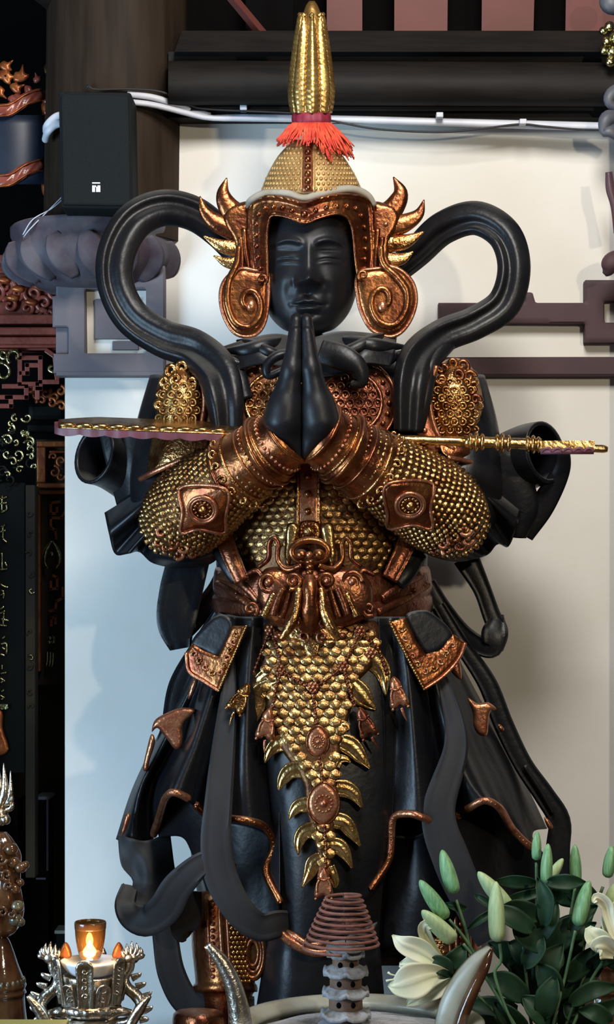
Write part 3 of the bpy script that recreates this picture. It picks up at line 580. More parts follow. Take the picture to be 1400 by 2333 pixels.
# winged sides with flame spikes, cheek scrolls
for sgn, nm in ((-1, 'left'), (1, 'right')):
    if sgn < 0:
        ol = [(572, 468), (545, 462), (520, 472), (508, 492), (515, 520), (530, 545), (535, 580), (530, 605), (545, 640), (580, 640), (576, 560)]
        sp_ = [[(548, 500, -40, 22), (520, 470, -45, 17), (509, 440, -48, 11), (517, 405, -50, 1)], [(540, 525, -38, 20), (495, 508, -44, 15), (466, 480, -48, 9), (456, 447, -52, 1)], [(545, 565, -45, 15), (505, 560, -50, 11), (463, 537, -52, 1)], [(550, 598, -48, 13), (518, 598, -50, 9), (487, 583, -52, 1)]]
        oc = [(548, 612), (518, 632), (504, 660), (505, 700), (518, 736), (537, 760), (563, 767), (586, 760), (602, 738), (610, 702), (613, 646), (608, 622), (580, 616)]
        sw = [(545, 560, 7), (540, 600, 8), (522, 640, 8), (519, 690, 9), (536, 734, 9), (566, 745, 9), (590, 722, 9), (594, 688, 8), (580, 664, 8), (562, 664, 8), (553, 682, 8), (560, 698, 7), (572, 696, 5)]
        cu = (598, 636); strips = [[(556, 520), (560, 570), (566, 610), (560, 650), (545, 672)], [(548, 540), (552, 590), (548, 640)]]
    else:
        ol = [(848, 468), (875, 462), (900, 470), (912, 492), (905, 520), (892, 545), (888, 580), (896, 605), (880, 640), (842, 640), (848, 560)]
        sp_ = [[(872, 500, -40, 22), (900, 470, -45, 17), (913, 438, -48, 12), (897, 403, -50, 1)], [(882, 520, -38, 20), (925, 507, -44, 15), (955, 487, -48, 9), (967, 455, -52, 1)], [(878, 556, -45, 15), (925, 550, -50, 12), (968, 527, -52, 1)], [(880, 592, -48, 13), (915, 590, -50, 10), (943, 573, -52, 1)]]
        oc = [(859, 612), (893, 608), (920, 620), (942, 646), (949, 682), (940, 720), (919, 753), (893, 767), (864, 761), (841, 744), (822, 706), (814, 667), (812, 640), (822, 618), (840, 614)]
        sw = [(868, 560, 7), (874, 600, 8), (905, 630, 9), (928, 665, 9), (924, 710, 9), (898, 740, 9), (866, 733, 9), (848, 702, 8), (850, 672, 8), (870, 656, 8), (887, 668, 8), (886, 690, 8), (872, 698, 6)]
        cu = (828, 627); strips = [[(862, 520), (858, 570), (856, 610), (862, 640), (880, 660)], [(872, 540), (868, 590), (874, 630)]]
    wg = MB().add(*plate(ol, -48, 50, 14, 12, 4)).obj('helmet_wing', M['copper'], T)
    for q in sp_: MB().add(*tube([(a, b, c, r * 1.4) for a, b, c, r in q], 20, 12, flat=.5)).obj('flame_spike', M['copper'] if q is sp_[0] or q is sp_[1] else M['gold'], wg)
    for q in strips: MB().add(*tube([(a, b, -64, 6) for a, b in q], 20, 8)).obj('wing_strand', M['copper'], wg)
    ck = MB().add(*plate(oc, -78, 34, 22, 9, 4)).obj('cheek_scroll', M['copper'], T)
    MB().add(*tube([(a, b, -82, 4.5) for a, b in oc], 60, 8, closed=True)).obj('scroll_rim', M['rose'], ck)
    MB().add(*tube([(a, b, -90, r) for a, b, r in sw], 70, 10)).obj('scroll_swirl', M['copper'], ck)
    MB().add(*ell(sw[-1][0], sw[-1][1], -92, 11, 14, 9)).obj('scroll_eye', M['rose'], ck)
    MB().add(*tube(curl(cu[0], cu[1], 12, 1.2, 1.0 if sgn < 0 else 2.2, -108, 4.5, sgn), 26, 8)).obj('small_curl', M['copper'], ck)
    MB().add(*ell(560 if sgn < 0 else 880, 560 if sgn < 0 else 510, -60, 6, 6, 6)).obj('wing_eye', M['rose'], wg)
# finial: ring of gilded feather leaves, collar, tassel
fin = MB(); fin.add(*loft([(2, 711, 6, -10, 6), (14, 711, 14, -10, 14), (40, 711, 22, -10, 22), (100, 711, 32, -10, 32), (160, 710, 40, -10, 40), (205, 709, 44, -10, 44), (235, 709, 42, -10, 42), (262, 709, 36, -10, 36)], 40, 40))
finial = fin.obj('plume_finial', M['plume'], T, label='tall gilded leaf plume topping the helmet'); NB = fin.bvh()
for k in range(8):
    a0 = k * math.pi / 4 + .05; pts = []; ribs = []; R_ = lambda yy: np.interp(yy, [20, 40, 100, 160, 205, 235, 262], [15, 24, 34, 42, 46, 44, 38])
    tl = MB(); L_ = []
    for s in np.linspace(-1, 1, 7):
        ln = []
        for yy in np.linspace(30, 258, 58):
            wv = .39 * min(1, max(0, (yy - 27) / 50)) ** .55 * min(1, (275 - yy) / 40) ** .3; a = a0 + s * wv; r = R_(yy) + 5 * (1 - s * s) + (1.9 * math.sin(yy * .52 + abs(s) * 4) if abs(s) > .1 else 3.5)
            ln.append((710 + r * math.sin(a), yy, -10 - r * math.cos(a)))
        L_.append(ln)
    Gd = np.array(L_).transpose(1, 0, 2); n_, m_ = Gd.shape[:2]; ctr = np.array([710, 0, -10.0]); Bk = Gd.copy(); Bk[..., 0] = 710 + (Bk[..., 0] - 710) * .8; Bk[..., 2] = -10 + (Bk[..., 2] + 10) * .8
    v = np.vstack([Gd.reshape(-1, 3), Bk.reshape(-1, 3)]); f = gridf(n_, m_)
    o_ = n_ * m_
    for i in range(n_ - 1): f.append((i * m_, (i + 1) * m_, o_ + (i + 1) * m_, o_ + i * m_)); q = i * m_ + m_ - 1; f.append((q + m_, q, o_ + q, o_ + q + m_))
    tl.add(v, f); tl.add(*tube([(710 + (R_(36) + 3) * math.sin(a0), 34, -10 - (R_(36) + 3) * math.cos(a0), 7), (710 + (R_(36) + 8) * math.sin(a0), 30, -10 - (R_(36) + 8) * math.cos(a0), 3)], 6, 6)); tl.obj('feather_leaf', M['plume'], finial)
MB().add(*ell(712, 10, -10, 9, 8, 9)).obj('tip_knob', M['plume'], finial)
MB().add(*loft([(256, 710, 39, -10, 39), (262, 710, 43, -10, 43), (275, 710, 44, -10, 44), (283, 710, 40, -10, 40), (300, 710, 30, -10, 30)], 14, 40, lambda a, t: 1 + .05 * np.sin(a * 14))).obj('tassel_collar', M['crim'], T, label='crimson cloth collar under the gold plume')
ts = MB(); rnd = random.Random(5)
for k in range(150):
    a = rnd.uniform(-2.4, 2.4); L1 = rnd.uniform(.7, 1.05); pts = []; ex = 1 + .0 * k; sw_ = rnd.uniform(-.12, .12)
    for t in (0, .3, .6, 1):
        yy = 280 + (52 + (34 if .3 < math.sin(a) else 0) * (.6 if rnd.random() < .5 else 1)) * t * L1; r = 36 + (38 + 18 * max(0, math.sin(a))) * t ** .9 + rnd.uniform(-3, 3) + 4
        aa = a + sw_ * t + rnd.uniform(-.06, .06); pts.append((710 + r * math.sin(aa), yy, -12 - (r + 4) * math.cos(aa), 2.6 if t < 1 else 1.4))
    ts.add(*tube(pts, 9, 5))
ts.obj('red_tassel', M['red'], T, kind='stuff', label='tangled red thread tassel tied around the helmet top')
# --- shoulder scarf loops
def fold(s, t): return 18 * (1 - s * s) + 8 * math.exp(-((s - .62) / .22) ** 2) - 13 * math.exp(-((s - .1 - .2 * math.sin(5 * t)) / .33) ** 2)
sc = MB(); sc.add(*band([(560, 600, 70, 60), (500, 530, 60, 72), (440, 486, 40, 80), (370, 474, 10, 84), (305, 505, -20, 88), (266, 575, -40, 88), (264, 650, -50, 84), (300, 722, -60, 84), (370, 770, -75, 86), (440, 795, -95, 92), (492, 842, -140, 96), (512, 910, -170, 88), (518, 985, -170, 70)], fold, 17, 110, 26))
sc.obj('scarf_loop', M['stat'], T)
sc = MB(); sc.add(*band([(900, 620, 70, 60), (950, 575, 60, 70), (1010, 520, 40, 76), (1085, 497, 10, 78), (1150, 535, -20, 78), (1172, 610, -40, 76), (1150, 690, -50, 78), (1085, 735, -60, 76), (1010, 765, -80, 78), (955, 812, -120, 84), (935, 880, -160, 78), (930, 985, -165, 64)], fold, 17, 110, 26))
sc.obj('scarf_loop', M['stat'], T)
MB().add(*band([(1030, 770, -70, 40), (985, 830, -120, 36), (970, 900, -140, 34), (955, 980, -140, 24)], lambda s, t: 10 * (1 - s * s), 9, 40, 14)).obj('scarf_fold', M['stat'], T)
MB().add(*band([(470, 800, -80, 46), (535, 850, -125, 44), (560, 910, -140, 36)], lambda s, t: 10 * (1 - s * s), 9, 30, 14)).obj('scarf_fold', M['stat'], T)
# collar folds
v, f, _ = sheet([[(505, 790, -60), (520, 815, -110), (530, 850, -130)], [(570, 770, -90), (585, 800, -130), (590, 830, -138)], [(630, 760, -80), (640, 800, -120), (640, 835, -150)], [(700, 770, -75), (705, 805, -120), (705, 860, -160)], [(770, 755, -80), (775, 800, -120), (790, 850, -160)], [(840, 758, -90), (835, 795, -140), (835, 830, -150)], [(905, 768, -70), (900, 805, -120), (890, 835, -135)]], 20, 70, 14)
MB().add(v, f).obj('neck_cloth', M['stat'], T)
for q in ([(650, 772, -80, 5), (610, 786, -122, 13), (560, 798, -128, 12), (505, 800, -90, 3)], [(770, 772, -80, 5), (810, 782, -128, 13), (860, 788, -136, 13), (925, 790, -90, 3)], [(740, 810, -130, 4), (800, 798, -148, 11), (850, 772, -130, 9), (880, 760, -80, 2)], [(660, 815, -130, 4), (610, 800, -140, 10), (570, 780, -110, 7), (540, 776, -70, 2)], [(560, 830, -132, 3), (520, 822, -124, 10), (490, 800, -90, 3)], [(840, 830, -140, 3), (885, 818, -128, 11), (915, 802, -90, 3)]):
    MB().add(*tube([(a, b, c + 9, r * 1.35) for a, b, c, r in q], 24, 12, flat=.75)).obj('cloth_fold', M['stat'], T)
MB().add(*band([(730, 800, -175, 60), (780, 815, -190, 60), (815, 835, -195, 44), (822, 868, -190, 34), (800, 878, -185, 14)], lambda s, t: 9 * (1 - s * s), 11, 40, 12)).obj('cloth_knot', M['stat'], T)
MB().add(*tube([(690, 810, -170, 12), (640, 808, -185, 12), (610, 830, -190, 11), (612, 856, -190, 10), (640, 846, -190, 9), (665, 836, -180, 8)], 36, 10)).obj('cloth_knot', M['stat'], T)
# breast discs
for cx, a0, a1 in ((632, 2.2, 5.0), (798, -1.5, 1.4)):
    dd = lambda x, y: hit(TB, x, y, -150)[0] - 12
    ol = [(cx + 108 * math.cos(a), 918 + 104 * math.sin(a)) for a in np.linspace(0, 2 * math.pi, 20, endpoint=False)]
    v, f = plate(ol, 0, 14, 8, 6, 6, dfn=dd); dk = MB().add(v, f).obj('breast_disc', M['rose'] if cx < 700 else M['maroon'], T); DB = MB().add(v, f).bvh()
    for rr, r0 in ((106, 4), (72, 5)):
        MB().add(*tube([(cx + rr * math.cos(a), 918 + rr * .963 * math.sin(a), hit(DB, cx + min(rr, 102) * math.cos(a), 918 + min(rr, 102) * .963 * math.sin(a), -150)[0] - 2, r0) for a in np.linspace(0, 2 * math.pi, 40, endpoint=False)], 60, 7, closed=True)).obj('disc_ring', M['gold'] if cx < 700 else M['maroon'], dk)
    for k in range(22):
        a = k * 2 * math.pi / 22
        if cx > 700 and -1.25 > a - 2 * math.pi * (a > math.pi) > -3: pass
        x_, y_ = cx + 89 * math.cos(a), 918 + 86 * math.sin(a); bead('rivet', x_, y_, hit(DB, x_, y_, -150)[0] - 2, 6.5, dk, ballg if cx < 700 else ball)
    sm = MB()
    for iy in range(-3, 4):
        for ix in range(-3, 4):
            x_ = cx + (ix + .5 * (iy % 2)) * 21; y_ = 918 + iy * 19
            if math.hypot(x_ - cx, y_ - 918) > 64: continue
            d_ = hit(DB, x_, y_, -150)[0]; sm.add(*tube([(x_ + 9 * math.cos(a), y_ + 9 * math.sin(a), d_ - 2, 2.4) for a in np.linspace(0, 6.28, 10, endpoint=False)], 14, 5, closed=True)); sm.add(*ell(x_, y_, d_ - 1, 4, 4, 4, 4, 6))
    sm.obj('disc_scales', M['gold'] if cx < 700 else M['maroon'], dk, kind='stuff')
# --- pauldrons
for cx, cy, rx, ry, m_ in ((410, 935, 60, 112, 'scal'), (1036, 925, 66, 110, 'gold')):
    s_ = -1 if cx < 700 else 1
    pd = MB(); pd.add(*ell(cx, cy, -60, rx, ry, 85, 20, 28)); pa = pd.obj('pauldron', M[m_], T); PB = pd.bvh()
    sm = MB()
    for iy in range(-3, 5):
        for ix in range(-3, 4):
            x_ = cx + (ix + .5 * (iy % 2)) * 19; y_ = cy + iy * 18
            if ((x_ - cx) / rx) ** 2 + ((y_ - cy) / ry) ** 2 > .78: continue
            d_ = hit(PB, x_, y_, -60)[0]; sm.add(*tube([(x_ + 8 * math.cos(a), y_ + 8 * math.sin(a), d_ - 1, 2.6) for a in np.linspace(0, 6.28, 9, endpoint=False)], 12, 5, closed=True)); sm.add(*ell(x_, y_, d_ - 1, 4, 4, 4, 4, 6))
    sm.obj('pauldron_scales', M[m_], pa, kind='stuff')
    for k, (dx, dy, r) in enumerate(((-34, -66, 15), (-18, -92, 16), (6, -98, 15), (26, -88, 15), (-44, -40, 14), (-48, -14, 12), (-8, -72, 14), (30, -62, 13))):
        x_ = cx - s_ * dx * -1 * -1 if s_ > 0 else cx + dx; x_ = cx + dx * (-s_); y_ = cy + dy; d_ = hit(PB, x_, y_, -70)[0]
        MB().add(*tube(curl(x_, y_, r, 1.1, k * 1.3, d_ - 4, 6.5, -s_), 24, 8)).obj('mane_curl', M['gold' if s_ < 0 else 'copper'], pa)
    edge = [(cx - s_ * 40, cy - 92), (cx - s_ * 56, cy - 40), (cx - s_ * 52, cy + 20), (cx - s_ * 34, cy + 70), (cx, cy + 100)]
    MB().add(*tube([(a, b, -130, 6) for a, b in edge], 30, 8)).obj('pauldron_rim', M['rose'], pa)
    MB().add(*band([(cx - s_ * 62, cy - 60, -108, 36), (cx - s_ * 78, cy, -122, 40), (cx - s_ * 66, cy + 60, -130, 40), (cx - s_ * 30, cy + 100, -124, 40)], lambda s, t: 5 * (1 - s * s), 9, 30, 12)).obj('pauldron_border', M['rose'], pa)
    for t in np.linspace(.05, .95, 8):
        q = cr([(cx - s_ * 62, cy - 60, -114), (cx - s_ * 78, cy, -128), (cx - s_ * 66, cy + 60, -136), (cx - s_ * 30, cy + 100, -130)], 50)[int(t * 49)]; bead('rivet', *q, 7, pa, ballg)
    if s_ < 0:
        v, f, _ = sheet([[(348, 985, -110), (338, 1040, -115), (318, 1096, -110)], [(385, 985, -150), (372, 1040, -160), (348, 1080, -150)], [(430, 985, -165), (420, 1030, -175), (402, 1055, -175)], [(480, 985, -165), (475, 1015, -175), (462, 1032, -180)]], 12, 24, 12)
        MB().add(v, f).obj('pauldron_skirt', M['gold'], pa); MB().add(*tube([(320, 1092, -118, 7), (350, 1076, -160, 7), (404, 1052, -184, 7), (462, 1030, -190, 7)], 24, 8)).obj('skirt_trim', M['rose'], pa)
    else:
        v, f, _ = sheet([[(1000, 1010, -130), (1005, 1028, -140), (1020, 1040, -150)], [(1050, 1005, -120), (1070, 1030, -125), (1085, 1055, -110)], [(1090, 1000, -70), (1115, 1040, -70), (1132, 1085, -60)]], 12, 24, 12)
        MB().add(v, f).obj('pauldron_skirt', M['copper'], pa); MB().add(*tube([(1020, 1042, -156, 6), (1085, 1057, -120, 6), (1130, 1082, -70, 6)], 24, 8)).obj('skirt_trim', M['rose'], pa)
# --- arms: scale sleeves, vambraces, hands
def scale_tpl():
    pts = [(0, 0, .20)]; n = 9
    for r, hgt in ((.58, .38), (1.0, .12)):
        for i in range(n):
            a = math.pi * (i / (n - 1)) ; pts.append((r * math.cos(a), r * math.sin(a) * 1.05, hgt if i not in (0, n - 1) else hgt * .6))
    pts.append((.0, -.55, -.05)); f = []
    for i in range(n - 1): f.append((0, 1 + i, 2 + i)); f.append((1 + i, 1 + n + i, 2 + n + i, 2 + i))
    f.append((0, 2 * n + 1, 1)); f.append((0, n, 2 * n + 1)); f.append((1, 2 * n + 1, 1 + n)); f.append((2 * n, 2 * n + 1, n))
    return np.array(pts), f
STV, STF = scale_tpl()
def basis(nrm, down=(0, 1.0, 0)):
    n_ = unit(np.asarray(nrm, float)); n_ = -n_ if n_[2] > 0 else n_; t = np.asarray(down, float); t = unit(t - n_ * t.dot(n_)); return np.cross(t, n_), t, n_
def add_scale(mb, p, nrm, sz, down=(0, 1.0, 0), hs=1.0, ws=1.0):
    b, t, n_ = basis(nrm, down); mb.add(np.asarray(p) + sz * (STV[:, :1] * ws * b + STV[:, 1:2] * t + STV[:, 2:] * hs * n_), STF)
scm = {}
def scale_obj(p, nrm, sz, parent, m, down=(0, 1.0, 0)):
    if m not in scm:
        v = STV.copy(); scm[m] = mesh('scale', v, [q[::-1] for q in STF], M[m])
    b, t, n_ = basis(nrm, down); w3 = lambda q: Vector((q[0], q[2], -q[1]))
    o = link('scale', scm[m], P(*p), parent); R3 = Matrix((w3(b), w3(t), w3(n_))).transposed()
    o.matrix_local = Matrix.Translation(o.location) @ (R3.to_4x4()) @ Matrix.Scale(sz * S, 4); return o
arms = {}
for sd in (-1, 1):
    if sd < 0:
        sl = [(372, 1232, -90, 40), (392, 1205, -120, 82), (430, 1165, -150, 100), (485, 1118, -190, 98), (545, 1078, -236, 84), (590, 1048, -262, 74)]
        vb = [(528, 1082, -226, 86), (548, 1070, -240, 88), (575, 1052, -258, 80), (600, 1034, -272, 76), (606, 1030, -276, 82), (616, 1024, -281, 82), (622, 1020, -284, 75), (645, 1002, -298, 72), (662, 988, -308, 76)]
        ua = [(410, 870, -10, 70), (385, 1000, -30, 80), (385, 1130, -70, 88), (400, 1200, -100, 80)]
    else:
        sl = [(1068, 1226, -90, 40), (1044, 1200, -120, 82), (1002, 1160, -150, 102), (940, 1116, -190, 100), (870, 1074, -236, 86), (810, 1040, -262, 76)]
        vb = [(872, 1078, -226, 86), (852, 1066, -240, 90), (822, 1048, -258, 82), (794, 1030, -272, 77), (788, 1027, -276, 83), (776, 1020, -281, 83), (770, 1016, -284, 75), (742, 998, -298, 72), (722, 984, -308, 76)]
        ua = [(1035, 870, -10, 72), (1060, 1000, -30, 80), (1058, 1130, -70, 86), (1040, 1195, -100, 80)]
    MB().add(*tube(ua, 24, 24)).obj('upper_arm', M['stat'], T)
    sb = MB(); sb.add(*tube(sl, 30, 32)); so = sb.obj('sleeve', M['under'], T, label='gilded scale armour sleeve'); SB = sb.bvh(); arms[sd] = (SB, so)
    p_ = cr(sl, 26); c = p_[:, :3]; t_, N_, B_ = frames(c); sm = MB()
    for i in range(1, 25):
        r = p_[i, 3]; nn = int(2 * math.pi * r / 15)
        for k in range(nn):
            a = (k + .5 * (i % 2)) * 2 * math.pi / nn; n_ = math.cos(a) * N_[i] + math.sin(a) * B_[i]
            if n_[2] > .25: continue
            q = c[i] + n_ * (r - 1); add_scale(sm, q, n_, 9.2 + 1.2 * math.sin(i * 5.1 + k * 3.3), down=-t_[i], hs=1.7, ws=.74)
    sm.obj('sleeve_scales', M['scal'], so, kind='stuff')
    v_ = MB(); v_.add(*tube(vb, 60, 44)); vo = v_.obj('vambrace', M['copper'], T, label='copper gilded forearm guard'); VB = v_.bvh()
    pv = cr(vb, 61); tv, Nv, Bv = frames(pv[:, :3])
    for i, r0 in ((3, 5), (14, 4), (25, 4), (36, 6), (41, 4), (58, 5)):
        q = [tuple(pv[i, :3] + pv[i, 3] * (math.cos(a) * Nv[i] + math.sin(a) * Bv[i])) + (r0,) for a in np.linspace(0, 2 * math.pi, 28, endpoint=False)]
        MB().add(*tube(q, 44, 7, closed=True)).obj('guard_ring', M['gold' if i in (14, 41) else 'copper'], vo)
    for i, off in ((30, 2), (47, 1)):
        for a in np.linspace(0, 2 * math.pi, 34, endpoint=False):
            n_ = math.cos(a) * Nv[i] + math.sin(a) * Bv[i]
            if n_[2] < .2: bead('guard_bead', *(pv[i, :3] + n_ * (pv[i, 3] + off)), 3.4 if i == 30 else 4.2, vo, ballg)
    for a in np.linspace(0, 2 * math.pi, 16, endpoint=False):
        i = 8; n_ = math.cos(a) * Nv[i] + math.sin(a) * Bv[i]
        if n_[2] < 0:
            q = pv[i, :3] + n_ * (pv[i, 3] + 1); MB().add(*tube(curl(q[0], q[1], 11, 1, a * 2, q[2] - 2, 4), 14, 6)).obj('guard_curl', M['gold'], vo)
    # square elbow plate with beaded roundel
    rx_, ry_ = (462, 1160) if sd < 0 else (935, 1150); ap = [(-52, -44), (8, -52), (58, -38), (52, 18), (48, 52), (-8, 44), (-50, 52), (-46, 8)]
    ap = [(rx_ + (q[0] if sd < 0 else -q[0]), ry_ + q[1] * 1.05) for q in ap]
    v, f = plate(ap, 0, 10, 9, 8, 5, dfn=lambda x, y: hit(SB, x, y, -150)[0] - 9); po = MB().add(v, f).obj('elbow_plate', M['copper'], so); QB = MB().add(v, f).bvh()
    dd = hit(QB, rx_, ry_)[0]; n0 = hit(SB, rx_, ry_)[1]; b_, t0, n_ = basis(n0)
    ring = lambda r, n=24: [np.array((rx_, ry_, dd)) + n_ * 2 + r * (math.cos(a) * b_ + math.sin(a) * t0) for a in np.linspace(0, 2 * math.pi, n, endpoint=False)]
    for r, w_ in ((32, 4.5), (26, 3)): MB().add(*tube([tuple(q) + (w_,) for q in ring(r)], 40, 7, closed=True)).obj('roundel_ring', M['copper'], po) if False else MB().add(*tube([tuple(q) + (w_,) for q in ring(r)], 40, 7, closed=True)).obj('roundel_ring', M['rose'], so)
    for q in ring(18, 13): bead('roundel_bead', *q, 4, so, ballb)
    q = np.array((rx_, ry_, dd)) + n_ * 4; bead('roundel_boss', *q, 10, so, ballb)
    ol_ = [(q[0], q[1]) for q in cr(ap, 40, True)]
    MB().add(*tube([(a, b, hit(QB, rx_ + (a - rx_) * .95, ry_ + (b - ry_) * .95, -150)[0] - 1, 4) for a, b in ol_], 60, 6, closed=True)).obj('plate_rim', M['rose'], so)
    # flame fringe at the elbow
    for k, (x_, y_, r) in enumerate(((368, 1215, 16), (392, 1235, 18), (420, 1248, 16), (380, 1250, 14), (408, 1262, 13), (440, 1262, 12), (362, 1238, 13))):
        if sd > 0: x_ = 1428 - x_; y_ -= 8
        d_ = hit(SB, x_, y_, -100)[0]; MB().add(*tube(curl(x_, y_, r, 1.0, k * 2.1, d_ - 5, 5.5, sd), 20, 7)).obj('elbow_flame', M['maroon' if k % 2 else 'rose'], so)
# praying hands: palms and five fingers each as a single skin
def hand(sd):
    m = lambda x: x if sd < 0 else 1374 - x
    q = lambda x, y, d: (m(x), y, d)
    fs = []
    F4 = [((674, 755), (665, 840), (650, 925), -368, 13, 22, 37), ((675, 729), (667, 830), (652, 925), -338, 13.5, 21, 36), ((675, 726), (668, 830), (652, 925), -310, 13.5, 20, 34), ((675, 736), (668, 840), (654, 925), -284, 13, 19, 32)]
    def fn(X_, Y_, Z_):
        tot = None
        for i, (a, b, c, d, r0, r1, r2) in enumerate(F4):
            s1 = rcone(q(*a, d + 3), q(*b, d), r0, r1)(X_, Y_, Z_); s2 = rcone(q(*b, d), q(*c, d * .6 - .4 * 330), r1, r2)(X_, Y_, Z_)
            s = smin(s1, s2, 12); tot = s if tot is None else smin(tot, s, 5)
        th = smin(rcone(q(655, 940, -280), q(666, 880, -250), 22, 16)(X_, Y_, Z_), rcone(q(666, 880, -250), q(674, 812, -240), 15, 11)(X_, Y_, Z_), 8)
        palm = smin(rcone(q(650, 925, -356), q(646, 955, -350), 37, 41)(X_, Y_, Z_), rcone(q(648, 925, -300), q(650, 970, -300), 34, 40)(X_, Y_, Z_), 20)
        heel = rcone(q(646, 955, -350), q(680, 1040, -335), 41, 9)(X_, Y_, Z_); wr = rcone(q(648, 970, -320), q(612, 1030, -275), 40, 46)(X_, Y_, Z_)
        pm = smin(smin(palm, heel, 18), wr, 22); tot = smin(smin(tot, pm, 14), th, 8)
        side = (X_ - 687) * (1 if sd < 0 else -1); return np.maximum(tot, side)
    lo = (560, 700, -420) if sd < 0 else (682, 700, -420); hi = (692, 1075, -215) if sd < 0 else (814, 1075, -215)
    V_, F_ = snet(lo, hi, 3.6, fn); return V_, F_
for sd in (-1, 1):
    V_, F_ = hand(sd); o = MB().add(V_, F_).obj('hand', M['face'], T, label='black hand pressed palm to palm')
    mo = o.modifiers.new('smooth', 'SMOOTH'); mo.iterations = 4; mo.factor = .5
# dark sleeve drapery round the elbows
v, f, _ = sheet([[(410, 1045, -60), (330, 1110, -60), (238, 1168, -40)], [(400, 1070, -120), (325, 1150, -150), (248, 1215, -120)], [(395, 1100, -100), (335, 1180, -90), (262, 1262, -60)], [(392, 1130, -140), (340, 1205, -165), (292, 1262, -140)], [(392, 1165, -110), (345, 1225, -100), (318, 1258, -80)], [(398, 1195, -150), (365, 1255, -160), (350, 1284, -110)], [(420, 1225, -150), (415, 1275, -160), (415, 1295, -100)], [(480, 1225, -140), (485, 1262, -130), (480, 1285, -70)], [(545, 1180, -110), (530, 1225, -90), (515, 1250, -20)]], 24, 60, 14)
MB().add(v, f).obj('sleeve_drape', M['stat'], T)
v, f, _ = sheet([[(1030, 1045, -60), (1105, 1100, -60), (1190, 1158, -40)], [(1045, 1065, -120), (1110, 1130, -140), (1180, 1195, -110)], [(1050, 1090, -100), (1105, 1160, -90), (1160, 1245, -60)], [(1052, 1125, -140), (1090, 1190, -160), (1135, 1240, -130)], [(1054, 1160, -110), (1080, 1220, -100), (1115, 1262, -80)], [(1048, 1190, -150), (1060, 1245, -150), (1090, 1272, -110)], [(1020, 1225, -150), (1025, 1262, -150), (1040, 1280, -100)], [(960, 1220, -140), (970, 1250, -130), (985, 1268, -70)], [(905, 1180, -110), (930, 1215, -90), (945, 1245, -20)]], 24, 60, 14)
MB().add(v, f).obj('sleeve_drape', M['stat'], T)
def horn(rows, fl, n=40, seg=28, wall=9):
    """open trumpet of cloth: outer and inner wall joined at the mouth (first row)"""
    a, fa = tube(rows, n, seg, flat=fl); p2 = [(x_, y_, d_, max(2, r - wall)) for x_, y_, d_, r in rows]; b, fb = tube(p2, n, seg, flat=fl)
    fa = [q for q in fa if len(q) == 4] + [tuple(range((n - 1) * seg, n * seg))]; o_ = n * seg; fb = [tuple(i + o_ for i in q[::-1]) for q in fb if len(q) == 4]
    return np.vstack([a, b]), fa + fb + [(j, o_ + j, o_ + (j + 1) % seg, (j + 1) % seg) for j in range(seg)]
MB().add(*horn([(214, 1036, -50, 68), (245, 1046, -20, 66), (285, 1066, 20, 68), (320, 1095, 60, 66), (350, 1130, 90, 60)], .9)).obj('trumpet_sleeve', M['stat'], T)
v, f, _ = sheet([[(225, 985, -20), (240, 1050, -30), (266, 1152, 0)], [(290, 985, -60), (295, 1060, -60), (300, 1130, -40)], [(350, 995, -60), (345, 1060, -60), (340, 1110, -40)]], 20, 20, 12); MB().add(v, f).obj('sleeve_back', M['stat'], T)
MB().add(*horn([(1244, 1030, -60, 72), (1205, 1040, -20, 74), (1165, 1060, 30, 74), (1130, 1090, 80, 66)], .85)).obj('trumpet_sleeve', M['stat'], T)
MB().add(*band([(1150, 1010, -60, 70), (1165, 1080, -60, 80), (1185, 1150, -50, 86), (1180, 1225, -40, 40)], lambda s, t: 8 * (1 - s * s), 9, 40, 14)).obj('sleeve_fall', M['stat'], T)
MB().add(*band([(1283, 1010, -90, 26), (1280, 1070, -60, 40), (1238, 1150, -40, 56), (1195, 1220, -30, 44)], lambda s, t: 6 * (1 - s * s), 9, 40, 12)).obj('sleeve_fall', M['stat'], T)
# --- chest scale armour with centre strip
ch = MB(); ch.add(*loft([(1030, 705, 190, 0, 178), (1080, 710, 215, 0, 186), (1150, 720, 226, 0, 196), (1230, 730, 232, 0, 200), (1330, 734, 236, 0, 196)], 20, 56)); cho = ch.obj('chest_armour', M['under'], T, label='gilded scale breastplate'); CB = ch.bvh()
cnt = 0
for i, yy in enumerate(np.arange(1072, 1322, 16.5)):
    for k in range(-13, 14):
        x_ = 703 + (k + .5 * (i % 2)) * 22.5
        if abs(x_ - 702) < 24 or x_ < 525 or x_ > 950: continue
        if yy < 1130 and (abs(x_ - 702) > 30 + (yy - 1060) * 1.5): continue
        if yy < 1215 and (x_ < 560 + max(0, 1160 - yy) or x_ > 880 - max(0, 1160 - yy)): continue
        if yy > 1240 and abs(x_ - 705) < 95 : continue
        if yy > 1285 and abs(x_ - 705) < 150: continue
        d_, n_ = hit(CB, x_, yy, -190); scale_obj((x_, yy, d_), n_ + np.array((0, -.25, 0)), 12.6, cho, 'scal'); cnt += 1
NSC = cnt
v, f, _ = sheet([[(x_, yy, hit(CB, x_, yy)[0] - 10) for yy in (1040, 1100, 1160, 1215)] for x_ in (680, 702, 726)], 16, 8, 10); so_ = MB().add(v, f); sto = so_.obj('centre_strip', M['rose'], cho)
for dx in (-24, 24): MB().add(*tube([(703 + dx, yy, hit(CB, 703 + dx, yy)[0] - 10, 4) for yy in (1040, 1100, 1160, 1215)], 20, 6)).obj('strip_edge', M['gold'], cho)
for yy in (1085, 1125, 1165): bead('strip_stud', 702, yy, hit(CB, 702, yy)[0] - 14, 8.5, cho)
